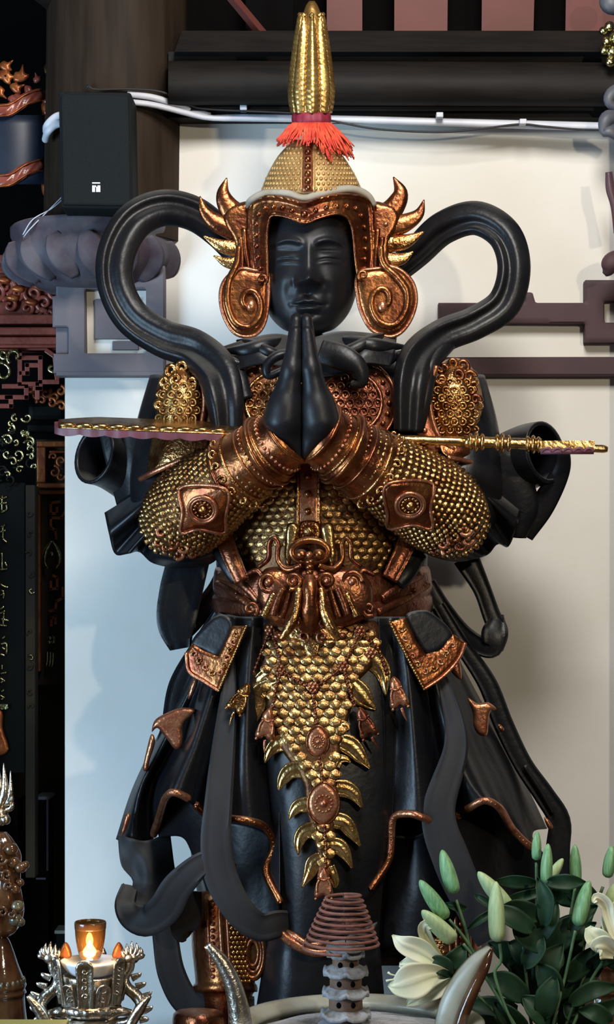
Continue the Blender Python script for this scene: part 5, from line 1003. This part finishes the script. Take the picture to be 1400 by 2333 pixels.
for i in range(3, ns - 3, 4):
    x_, yb, dn, hw = top_[i]; MB().add(*ell(x_, yb - 5, dn + 8, 20, 7, 10)).obj('blade_boss', M['bright'], sw)
MB().add(*tube([(540, 985, -215, 11), (680, 992, -190, 11), (860, 1000, -205, 11), (1065, 1006, -215, 11)], 30, 14)).obj('shaft', M['bright'], sw)
for x_, r in ((1073, 20), (1086, 24), (1100, 20), (1134, 20), (1146, 23), (1160, 20), (1204, 19), (1216, 22), (1228, 19)): MB().add(*tube([(x_ - 5, 1006 + (x_ - 1070) * .045, -216, r * .8), (x_, 1006 + (x_ - 1070) * .045, -216, r), (x_ + 5, 1006 + (x_ - 1070) * .045, -216, r * .8)], 8, 18)).obj('grip_ring', M['bright'], sw)
MB().add(*tube([(1060, 1006, -216, 15), (1130, 1009, -216, 13), (1235, 1013, -216, 14)], 16, 14)).obj('grip', M['bright'], sw)
MB().add(*boxm(1230, 1356, 1004, 1028, -232, -200)).obj('pommel_bar', M['bright'], sw, smooth=False)
g = MB(); 
for k in range(5): x_ = 1236 + k * 24; g.add(*tube([(x_, 1030, -234, 3), (x_ + 6, 1023, -234, 4), (x_ + 16, 1022, -234, 4), (x_ + 22, 1030, -234, 3)], 10, 6))
g.add(*boxm(1232, 1354, 1022, 1035, -236, -198)); g.obj('pommel_edge', M['purple'], sw)
MB().add(*tube([(1354, 1022, -216, 9), (1376, 1023, -216, 9), (1386, 1024, -216, 6)], 12, 12)).obj('pommel_knob', M['bright'], sw)
# ---------------------------------------------------------------- altar table and foreground
tb = empty('altar_table', (0, -1.15, -1.0), 'dark lacquered altar table in front of the statue', 'table')
def wbox(name, x0, x1, y0, y1, z0, z1, m, parent): return MB().add([(x, y, z) for z in (z0, z1) for y in (y0, y1) for x in (x0, x1)], [(0, 2, 3, 1), (4, 5, 7, 6), (0, 1, 5, 4), (2, 6, 7, 3), (0, 4, 6, 2), (1, 3, 7, 5)]).obj(name, M[m], parent, smooth=False, world=True)
ZT = -.10
wbox('tabletop', -1.2, 1.2, -1.75, -.56, ZT - .06, ZT, 'tablem', tb)
for x_ in (-1.1, 1.1):
    for y_ in (-1.65, -.66): wbox('leg', x_ - .05, x_ + .05, y_ - .05, y_ + .05, -1.0, ZT - .06, 'tablem', tb)
yT = lambda d: HY + (ZC - ZT) / (D + d * S) * F      # photo row of the tabletop at depth d
# incense burner
BD = -760; bcx = 818
FLATD = BD
br = empty('incense_burner', P(bcx, yT(BD), BD), 'wide grey-green glazed incense burner with two curved horn handles', 'incense burner')
yb = yT(BD); rows_o = [(yb, 130), (yb - 14, 150), (yb - 40, 120), (yb - 70, 150), (yb - 150, 255), (yb - 230, 292), (2372, 290), (2350, 262), (2338, 268), (2326, 288)]
rows_i = [(2326, 268), (2345, 240), (2372, 262), (2440, 262), (2480, 120)]
prof = [(y_, bcx, r, BD, r) for y_, r in rows_o] + [(y_, bcx, r, BD, r) for y_, r in rows_i]
a = np.linspace(-np.pi, np.pi, 72, endpoint=False); v = []
for y_, cx, r, c0, rd in cr(prof, 90):
    v += [(cx + r * math.sin(t), y_, c0 - rd * math.cos(t)) for t in a]
MB().add(v, gridf(90, 72, True) + capped(90, 72)).obj('bowl', M['rim'], br)
MB().add(*loft([(2344, bcx, 12, BD, 12), (2345, bcx, 120, BD, 120), (2352, bcx, 205, BD, 205), (2362, bcx, 246, BD, 246), (2375, bcx, 250, BD, 250)], 24, 60, lambda a, t: 1 + .02 * np.sin(a * 9 + t * 7))).obj('ash_bed', M['ash'], br, kind='stuff', label='pale grey incense ash')
MB().add(*tube([(540, 2420, BD, 30), (548, 2335, BD, 27), (535, 2255, BD, 21), (508, 2195, BD, 17), (472, 2152, BD, 9)], 40, 16)).obj('handle', M['silver'], br, label='curved silver-sheathed horn handle')
MB().add(*band([(1020, 2400, BD, 70), (1030, 2310, BD - 4, 62), (1056, 2245, BD - 6, 54), (1088, 2190, BD - 6, 34), (1116, 2158, BD, 8)], lambda s, t: 14 * (1 - s * s), 11, 40, 30)).obj('handle', M['rim'], br, label='curved pale glazed handle')
MB().add(*tube([(1032, 2400, BD - 22, 14), (1050, 2320, BD - 26, 14), (1078, 2250, BD - 24, 13), (1104, 2200, BD - 18, 11), (1122, 2158, BD, 4)], 40, 12)).obj('handle_edge', M['ceram'], br)
# pagoda incense stand and coil
pg = empty('pagoda_stand', P(788, 2352, BD - 10), 'small ash-dusted pagoda stand holding the incense coil in the burner', 'pagoda')
PD = BD - 10; pcx = 788
def tier(yt, wr, wb):
    roof = MB(); L_ = []
    for t, (k, y_) in enumerate(((.52, yt - 14), (.7, yt - 8), (.9, yt + 2), (1.0, yt + 4), (.98, yt + 12), (.6, yt + 14))):
        ring = []
        for i in range(48):
            a_ = i * 2 * math.pi / 48; c6 = math.cos(6 * a_) * .5 + .5; r = wr * k * (1 + .06 * c6 * k ** 3); ring.append((pcx + r * math.sin(a_), y_ - 11 * c6 ** 4 * k ** 6, PD - r * math.cos(a_)))
        L_.append(ring)
    roof.add(np.array(L_).reshape(-1, 3), gridf(6, 48, True) + capped(6, 48)); roof.obj('roof', M['stone'], pg)
    b_ = MB(); b_.add(*loft([(yt + 8, pcx, wb, PD, wb), (yt + 45, pcx, wb * 1.02, PD, wb * 1.02)], 4, 24)); b_.obj('storey', M['terra'], pg)
    for k in (-1, 1):
        MB().add(*ell(pcx + k * wb * .42, yt + 26, PD - wb * .9, 6, 7, 5, 8, 10)).obj('window', M['black'], pg)
tier(2166, 44, 30); tier(2208, 52, 36); tier(2255, 54, 38); tier(2305, 58, 36)
MB().add(*loft([(2322, pcx, 50, PD, 50), (2332, pcx, 64, PD, 64), (2360, pcx, 70, PD, 70)], 8, 36)).obj('foot', M['stone'], pg)
co = empty('incense_coil', P(784, 2160, PD), 'brown conical spiral incense coil set on the pagoda stand', 'incense coil')
pts = []; nt = 10
for i in range(nt * 18 + 1):
    t = i / (nt * 18); a_ = 2 * math.pi * nt * t; r = 36 + 52 * t ** .9; pts.append((784 - 6 * t + r * math.sin(a_), 2036 + 122 * t ** 1.0, PD - r * math.cos(a_), 3.6))
MB().add(*tube(pts, 420, 7)).obj('spiral', M['coil'], co)
MB().add(*loft([(2148, pcx, 40, PD, 40), (2158, pcx, 46, PD, 46), (2166, pcx, 38, PD, 38)], 8, 30)).obj('holder_dish', M['stone'], co)
MB().add(*tube([(pcx - 6, 2034, PD, 1.2), (pcx, 2150, PD, 1.2)], 6, 5)).obj('wire', M['wire'], co)
# candle lamp with dragons
CD = -640; ccx = 208; yc = yT(CD)
FLATD = CD
cl = empty('dragon_candle_holder', P(ccx, yc, CD), 'aged silver lotus candle holder with two rearing dragons', 'candle holder')
def prof_obj(name, rows, cx, d, m, parent, n=30, seg=40, fn=None): return MB().add(*loft([(y_, cx, r, d, r) for y_, r in rows], n, seg, fn)).obj(name, M[m], parent)
prof_obj('pedestal', [(yc, 120), (yc - 20, 126), (yc - 50, 90), (yc - 120, 50), (2400, 46), (2340, 70), (2318, 58)], ccx, CD, 'silver', cl)
prof_obj('bowl', [(2310, 40), (2300, 56), (2285, 60), (2270, 58), (2245, 62), (2222, 64), (2220, 60), (2232, 54), (2250, 46)], ccx, CD, 'silver', cl, 40)
prof_obj('bead_collar', [(2284, 58), (2290, 66), (2302, 66), (2310, 56)], ccx, CD, 'silver', cl, 14, 48, lambda a, t: 1 + .04 * np.cos(a * 16))
for k in range(12):
    a0 = k * 2 * math.pi / 12 - .06; tall = k % 2 == 0; y0 = 2172 if tall else 2228; hw = .235; L_ = []
    for s in np.linspace(-1, 1, 9):
        ln = []
        for t in np.linspace(0, 1, 12):
            ytop = y0 + 16 * (1 - math.sqrt(max(0, 1 - s * s))); y_ = 2282 + (ytop - 2282) * t; r = 66 + 14 * t + (5 if tall else 2) + (4 if abs(s) > .7 or t > .9 else 0); a_ = a0 + s * hw * (1 if tall else .9); ln.append((ccx + r * math.sin(a_), y_, CD - r * math.cos(a_)))
        L_.append(ln)
    Gd = np.array(L_).transpose(1, 0, 2); Bk = Gd.copy(); Bk[..., 0] = ccx + (Bk[..., 0] - ccx) * .93; Bk[..., 2] = CD + (Bk[..., 2] - CD) * .93; n_, m_ = Gd.shape[:2]; o_ = n_ * m_
    f = gridf(n_, m_); f = f + [tuple(i + o_ for i in q[::-1]) for q in f]
    for i in range(n_ - 1): f.append((i * m_, (i + 1) * m_, o_ + (i + 1) * m_, o_ + i * m_)); q = i * m_ + m_ - 1; f.append((q + m_, q, o_ + q, o_ + q + m_))
    for j in range(m_ - 1): q = (n_ - 1) * m_ + j; f.append((q, q + 1, o_ + q + 1, o_ + q))
    pt = MB().add(np.vstack([Gd.reshape(-1, 3), Bk.reshape(-1, 3)]), f).obj('lotus_petal', M['silver'], cl)
    if math.cos(a0) > .1:
        for u in range(4 if tall else 2):
            y_ = (2198 if tall else 2244) + u * 19; r = 66 + 14 * (2282 - y_) / 110 + 6; MB().add(*tube(curl(ccx + r * math.sin(a0), y_, 7, 1, u, CD - r * math.cos(a0), 2.4, 1, 10), 12, 6)).obj('petal_relief', M['silver'], pt)
prof_obj('dish', [(2224, 30), (2216, 50), (2200, 64), (2188, 70), (2186, 68), (2192, 60), (2196, 40)], ccx, CD, 'wax', cl, 20)
for k, dx in ((0, -62), (1, 60)):
    q = [(ccx + dx - 14, 2186, CD + 20), (ccx + dx - 10, 2165, CD + 20), (ccx + dx, 2152, CD + 20), (ccx + dx + 10, 2166, CD + 20), (ccx + dx + 12, 2186, CD + 20)]
    MB().add(*plate([(a_, b_) for a_, b_, _ in q], CD + 24, 8, 8, 5, 3)).obj('back_petal', M['orange'], cl)
gl = empty('glass_candle', P(ccx - 2, 2192, CD), 'lit candle in an amber glass cup inside the dragon holder', 'candle')
prof_obj('glass_cup', [(2184, 22), (2170, 27), (2140, 33), (2115, 35), (2102, 35), (2102, 33), (2115, 33), (2140, 31), (2170, 25), (2180, 20)], ccx - 2, CD, 'glass', gl, 40)
prof_obj('cup_rim', [(2116, 35.6), (2110, 36), (2101, 36), (2100, 34), (2110, 34)], ccx - 2, CD, 'ceram', gl, 14)
prof_obj('wax', [(2180, 20), (2170, 22), (2166, 20), (2166, 3)], ccx - 2, CD, 'wax', gl, 14)
prof_obj('flame', [(2182, 4), (2174, 13), (2164, 15), (2152, 8), (2138, 1)], ccx - 2, CD - 12, 'flame', gl, 18, 16)
lt = bpy.data.lights.new('candle_light', 'POINT'); lt.energy = 1.1; lt.color = (1, .62, .25); lt.shadow_soft_size = .03; lo_ = bpy.data.objects.new('candle_light', lt); col.objects.link(lo_); lo_.location = P(ccx, 2150, CD - 60)
for s_ in (-1, 1):
    X_ = lambda x_: ccx + (x_ - 208) * s_ if s_ > 0 else ccx - (x_ - 208)
    dg = MB().add(*tube([(X_(262), 2330, CD - 10, 12), (X_(300), 2320, CD - 20, 12), (X_(322), 2290, CD - 10, 13), (X_(310), 2268, CD, 14), (X_(290), 2250, CD, 13), (X_(284), 2228, CD, 11), (X_(296), 2206, CD, 10), (X_(298), 2188, CD, 10)], 50, 10)).obj('dragon_body', M['silver'], cl)
    MB().add(*ell(X_(300), 2182, CD, 18, 15, 14)).obj('dragon_head', M['silver'], cl)
    for k, (x_, y_) in enumerate(((280, 2160), (289, 2150), (300, 2144), (311, 2148), (320, 2158), (324, 2172))):
        MB().add(*tube([(X_(300 + (x_ - 300) * .45), 2180, CD, 9), (X_(x_ + 2), (y_ + 2180) / 2, CD - 4, 6.5), (X_(x_), y_, CD, 1)], 10, 7)).obj('mane_spike', M['silver'], dg)
    for x_, y_, ex, ey in ((312, 2225, 326, 2216), (322, 2245, 337, 2238), (334, 2270, 350, 2258), (338, 2300, 352, 2292), (330, 2320, 344, 2322)):
        MB().add(*tube([(X_(x_ - 12), y_ + 4, CD, 9), (X_((x_ + ex) / 2 - 2), (y_ + ey) / 2 + 1, CD, 6), (X_(ex - 4), ey, CD, 1)], 8, 7, flat=.5)).obj('fin', M['silver'], dg)
    MB().add(*band([(X_(346), 2258, CD - 50, 10), (X_(322), 2290, CD - 50, 22), (X_(300), 2330, CD - 46, 22), (X_(284), 2380, CD - 40, 18)], lambda s, t: 6 * (1 - s * s), 7, 24, 8)).obj('leaf_leg', M['silver'], cl)
    MB().add(*tube([(X_(250), 2312, CD - 20, 12), (X_(274), 2298, CD - 30, 11), (X_(300), 2304, CD - 20, 9)], 16, 8)).obj('scroll_foot', M['silver'], cl)
FLATD = -930
tr = empty('offering_tray', P(40, yT(-930), -930), 'olive yellow offering tray edge at the bottom left corner', 'tray')
v, f = boxm(-160, 148, 2338, yT(-930), -1000, -860); bevel(MB().add(v, f).obj('tray_body', M['tray'], tr, smooth=False), .003)
v, f = boxm(-164, 152, 2318, 2326, -1004, -856); 
# brown ceramic lidded censer with lion, left edge
LD = -420; lcx = 0
FLATD = LD
lc = empty('lion_censer', P(lcx, 2345, LD), 'brown glazed ceramic censer with lion lid at the lower left edge', 'censer')
bx_w = MB()
yl = yT(LD) 
prof_obj('jar', [(2352, 70), (2330, 62), (2300, 58), (2268, 56), (2262, 60), (2252, 56), (2245, 60), (2225, 52), (2200, 42), (2170, 32), (2140, 20), (2130, 8)], lcx, LD, 'ceram', lc, 50)
for k in range(26):
    a_ = k * 2 * math.pi / 26; MB().add(*ell(lcx + 54 * math.sin(a_), 2236, LD - 54 * math.cos(a_), 5, 9, 5, 6, 8)).obj('jar_bead', M['ceram2'], lc)
prof_obj('lion_body', [(2132, 24), (2110, 44), (2050, 50), (2000, 46), (1950, 44), (1915, 30), (1895, 14)], lcx, LD, 'ceram', lc, 40, 40, lambda a, t: 1 + .07 * np.sin(a * 7 + 9 * t) + .05 * np.sin(a * 3 - 14 * t))
for x_, y_, r in ((52, 1972, 14), (62, 1966, 10), (50, 2006, 10), (44, 2060, 16), (40, 2090, 16), (50, 2095, 12), (30, 1930, 16), (36, 1960, 14), (20, 2030, 18), (38, 2020, 14)): MB().add(*ell(x_, y_, LD - 30, r, r * .9, r)).obj('paw', M['ceram2' if y_ > 2040 else 'ceram'], lc)
for k, (x_, y_, r) in enumerate(((10, 1950, 14), (24, 1985, 14), (28, 2010, 10), (8, 1990, 12), (14, 2070, 12), (34, 2075, 10))): MB().add(*tube(curl(x_, y_, r, 1.2, k, LD - 50, 4.5), 24, 7)).obj('fur_curl', M['ceram'], lc)
MB().add(*ell(0, 1860, LD, 20, 22, 20)).obj('lion_head', M['silver'], lc)
MB().add(*ell(14, 1866, LD - 10, 12, 12, 14)).obj('lion_muzzle', M['silver'], lc)
for x_, y_, ex, ey, w_ in ((0, 1840, 8, 1738, 12), (8, 1840, 24, 1756, 8), (14, 1830, 22, 1790, 9), (14, 1845, 26, 1805, 7), (-6, 1840, -8, 1730, 10), (6, 1835, 14, 1765, 8)):
    MB().add(*tube([(x_, y_, LD, w_), ((x_ + ex) / 2 + 8, (y_ + ey) / 2 + 12, LD - 4, w_ * .8), (ex, ey, LD, 1)], 16, 8)).obj('flame_mane', M['silver'], lc)
for k in range(5): MB().add(*tube([(18, 1800 + k * 8, LD, 4), (30, 1796 + k * 9, LD, 1)], 5, 6)).obj('mane_tip', M['silver'], lc)
# riser for censer and for vase behind lilies
tag(MB().add(*boxm(-200, 90, 2352, 2480, LD - 90, LD + 70)).obj('censer_riser', M['tablem'], smooth=False), 'dark wooden riser under the lion censer', 'riser')
# ---------------------------------------------------------------- lilies
VD = -560; vx = 1250
FLATD = VD
vs = empty('flower_vase', P(vx, yT(VD), VD), 'brown glazed vase holding the lilies', 'vase')
prof_obj('body', [(yT(VD), 60), (yT(VD) - 30, 80), (yT(VD) - 110, 100), (2420, 70), (2375, 52), (2362, 60), (2366, 52), (2420, 50)], vx, VD, 'ceram', vs, 40)
FLATD = -330
gv = empty('glazed_jar', P(1390, 2352, -330), 'shiny brown glazed jar behind the lilies at the right edge', 'jar')
prof_obj('body', [(2352, 40), (2340, 62), (2300, 68), (2262, 60), (2252, 66), (2240, 66), (2232, 58), (2205, 60), (2196, 66), (2190, 66), (2186, 56)], 1392, -330, 'ceram', gv, 60, 60, lambda a, t: 1 + .04 * np.abs(np.sin(a * 10)))
tag(MB().add(*boxm(1310, 1500, 2353, 2480, -400, -260)).obj('jar_riser', M['tablem'], smooth=False), 'dark wooden riser under the brown glazed jar', 'riser')
FLATD = None
base = lambda i: (vx + ((i * 37) % 50) - 25, 2420, VD + ((i * 23) % 40) - 20)
LY = []
def lily(label, i, path, d):
    o = empty('lily_stem', P(*base(i)[:2], VD), label, 'lily', 'lily stems in the vase')
    pts = [base(i) + (4.2,)] + [(x_, y_, d, 3.8) for x_, y_ in path]; MB().add(*tube(pts, 40, 7)).obj('stem', M['stem'], o); return o
def budp(o, x0, y0, x1, y1, w_, d, m):
    a = np.array((x0, y0), float); b = np.array((x1, y1), float); L = [(0, .14), (.08, .42), (.3, .5), (.6, .46), (.85, .3), (.97, .14), (1, .04)]
    pts = [(*(a + (b - a) * t), d, w_ * k) for t, k in L]
    MB().add(*tube(pts, 30, 18, fn=lambda an, t: 1 + .10 * math.cos(3 * an) + .03 * math.cos(6 * an))).obj('bud', M[m], o)
def leafm(o, x0, y0, x1, y1, w_, d, bend=0.0, tw=0):
    mx, my = (x0 + x1) / 2, (y0 + y1) / 2; L = math.hypot(x1 - x0, y1 - y0); px_, py_ = -(y1 - y0) / L * bend * L, (x1 - x0) / L * bend * L
    MB().add(*band([(x0, y0, d, w_ * .25, tw), (x0 * .7 + mx * .3 + px_ * .5, y0 * .7 + my * .3 + py_ * .5, d - 8, w_ * .8, tw), (mx + px_, my + py_, d - 14, w_, tw), ((mx + x1) / 2 + px_ * .6, (my + y1) / 2 + py_ * .6, d - 10, w_ * .7, tw), (x1, y1, d, 2, tw)], lambda s, t: 6 * s * s, 9, 24, 2.5)).obj('leaf', M['leaf'], o)
def bloom(o, cx, cy, petals, d):
    for k, pt in enumerate(petals): MB().add(*band([(x_, y_, d + dd, w_, 0) for x_, y_, dd, w_ in pt], lambda s, t: 9 * s * s * (1 - .5 * t) - 3 + 3 * math.exp(-(s / .12) ** 2) + 3 * math.sin(9 * t + 3 * s) * abs(s) * t, 13, 34, 2)).obj('petal', M['petal'], o)
l = lily('leftmost lily with open cream trumpet bloom and leaf', 0, [(1180, 2360), (1080, 2260), (1010, 2215)], VD - 40)
bloom(l, 1000, 2230, [[(1022, 2218, 10, 14), (990, 2188, 0, 36), (955, 2165, -5, 54), (918, 2150, -10, 40), (894, 2130, 0, 3)], [(1020, 2210, 16, 12), (985, 2160, 18, 26), (968, 2125, 10, 30), (972, 2108, -5, 26), (1004, 2104, -14, 14)], [(1022, 2220, 0, 16), (985, 2222, -20, 56), (940, 2236, -32, 84), (905, 2246, -26, 50), (884, 2246, -16, 3)], [(1030, 2222, 6, 16), (1000, 2250, -8, 44), (965, 2268, -14, 36), (938, 2282, -12, 24), (926, 2292, -10, 3)], [(1015, 2212, 20, 20), (980, 2205, 26, 60), (940, 2200, 26, 56), (910, 2198, 30, 10)]], VD - 60)
for q in ((905, 2230, 880, 2235), (900, 2222, 884, 2215)): MB().add(*tube([(960, 2222, VD - 70, 2), (q[0], q[1], VD - 80, 1.6), (q[2], q[3], VD - 82, 3)], 10, 6)).obj('stamen', M['petal'], l)
leafm(l, 1010, 2200, 1058, 2152, 44, VD - 50, .15); leafm(l, 985, 2190, 1032, 2225, 44, VD - 55, -.1); leafm(l, 1000, 2255, 1040, 2240, 26, VD - 30)
for i, (lab, path, bud, m, w_, dd) in enumerate((
 ('lily with upright green bud left of centre in front of the robe', [(1200, 2350), (1090, 2200), (1060, 2110), (1040, 2050)], (1038, 2036, 1008, 1936), 'bud', 34, -20),
 ('lily with slanting green bud leaning far left', [(1190, 2350), (1080, 2170), (1050, 2125), (1024, 2095)], (1020, 2092, 957, 2005), 'bud', 34, -40),
 ('lily with pale yellow-green bud drooping right above the open bloom', [(1190, 2360), (1085, 2190), (1056, 2150)], (1038, 2144, 962, 2074), 'budp', 38, -60),
 ('lily with large pale upright bud at the centre of the bouquet', [(1190, 2370), (1130, 2230), (1142, 2190), (1139, 2150)], (1136, 2146, 1131, 2008), 'budp', 38, -90),
 ('lily with pale bud slanting left behind the central bud', [(1215, 2350), (1190, 2130), (1170, 2085)], (1164, 2070, 1090, 1986), 'budp', 36, -30),
 ('lily with slim green bud standing highest', [(1225, 2320), (1224, 2120), (1223, 1965)], (1224, 1960, 1225, 1894), 'bud', 22, 10),
 ('lily with green bud just right of the tallest bud', [(1225, 2330), (1225, 2100), (1246, 2020)], (1246, 2014, 1250, 1922), 'bud', 27, -30),
 ('lily with small yellow bud tilted right beside the tall buds', [(1240, 2330), (1235, 2100), (1252, 2010)], (1254, 2005, 1284, 1956), 'budp', 22, 0),
 ('lily with green bud against the bare wall', [(1260, 2330), (1290, 2150), (1312, 2020)], (1315, 2015, 1311, 1924), 'bud', 27, 0),
 ('lily with stout green bud above the right bloom', [(1260, 2340), (1290, 2220), (1312, 2120)], (1318, 2110, 1344, 2006), 'bud', 36, -60),
 ('lily with green bud at the far right edge', [(1290, 2330), (1340, 2120), (1375, 2020)], (1386, 2000, 1396, 1926), 'bud', 27, 20),
 ('lily with half hidden pale bud low at the right edge', [(1290, 2340), (1360, 2150), (1385, 2080)], (1392, 2066, 1410, 2010), 'budp', 34, -20))):
    o = lily(lab, i + 1, path, VD + dd); budp(o, *bud, w_, VD + dd, m); LY.append((o, dd))
o = lily('lily with open cream bloom at the right edge', 14, [(1300, 2350), (1345, 2240), (1375, 2190)], VD - 60)
bloom(o, 1390, 2130, [[(1400, 2170, 0, 16), (1375, 2150, -10, 50), (1352, 2130, -14, 44), (1340, 2112, -10, 14)], [(1405, 2150, 6, 16), (1388, 2090, 8, 26), (1382, 2062, 4, 30), (1362, 2046, -4, 26), (1352, 2056, -8, 8)], [(1402, 2175, -8, 20), (1380, 2160, -26, 56), (1362, 2158, -30, 40), (1358, 2168, -26, 10)], [(1400, 2150, 14, 20), (1400, 2100, 16, 60), (1420, 2060, 16, 40)], [(1400, 2180, 0, 20), (1430, 2160, -10, 50), (1450, 2140, -10, 20)]], VD - 70)
LY.append((o, -60))
rl = random.Random(11)
leaves = [(1100, 2090, 1085, 2082, 0), (1222, 2012, 1155, 2008, 30), (1240, 2030, 1165, 2050, 24), (1250, 2010, 1310, 2010, 34), (1260, 2040, 1340, 2050, 60), (1235, 2090, 1160, 2080, 50), (1240, 2110, 1230, 2030, 40), (1250, 2130, 1320, 2100, 56), (1215, 2120, 1150, 2080, 46), (1240, 2160, 1190, 2110, 56), (1250, 2170, 1300, 2110, 60), (1230, 2190, 1180, 2160, 60), (1260, 2200, 1310, 2150, 60), (1205, 2230, 1140, 2170, 54), (1160, 2190, 1220, 2230, 52), (1235, 2250, 1270, 2180, 60), (1290, 2230, 1330, 2180, 44), (1300, 2260, 1290, 2190, 48), (1200, 2280, 1130, 2240, 52), (1180, 2300, 1090, 2290, 50), (1215, 2300, 1180, 2230, 50), (1240, 2320, 1260, 2250, 54), (1280, 2310, 1350, 2230, 44), (1300, 2290, 1380, 2260, 40), (1310, 2330, 1400, 2290, 40), (1260, 2340, 1210, 2290, 56), (1160, 2340, 1080, 2320, 46), (1200, 2345, 1150, 2300, 50), (1285, 2345, 1320, 2280, 50), (1230, 2140, 1260, 2080, 50), (1290, 2160, 1340, 2120, 40), (1300, 2120, 1345, 2080, 36), (1340, 2200, 1400, 2180, 36), (1130, 2075, 1085, 2105, 18), (1060, 2070, 1030, 2062, 18), (1085, 2040, 1130, 2070, 20), (1340, 2060, 1300, 2030, 20), (1225, 2330, 1235, 2262, 52), (1195, 2200, 1225, 2150, 48), (1265, 2285, 1235, 2220, 56), (1330, 2330, 1300, 2300, 44), (1390, 2330, 1340, 2310, 40), (1350, 2160, 1400, 2200, 34)]
for k, (x0, y0, x1, y1, w_) in enumerate(leaves):
    if w_ < 5: continue
    o, dd = LY[k % len(LY)]; leafm(o, x0, y0, x0 + 1.4 * (x1 - x0), y0 + 1.4 * (y1 - y0), w_ * 1.1, VD + rl.uniform(-70, 50), rl.uniform(-.12, .12), rl.uniform(-25, 25))
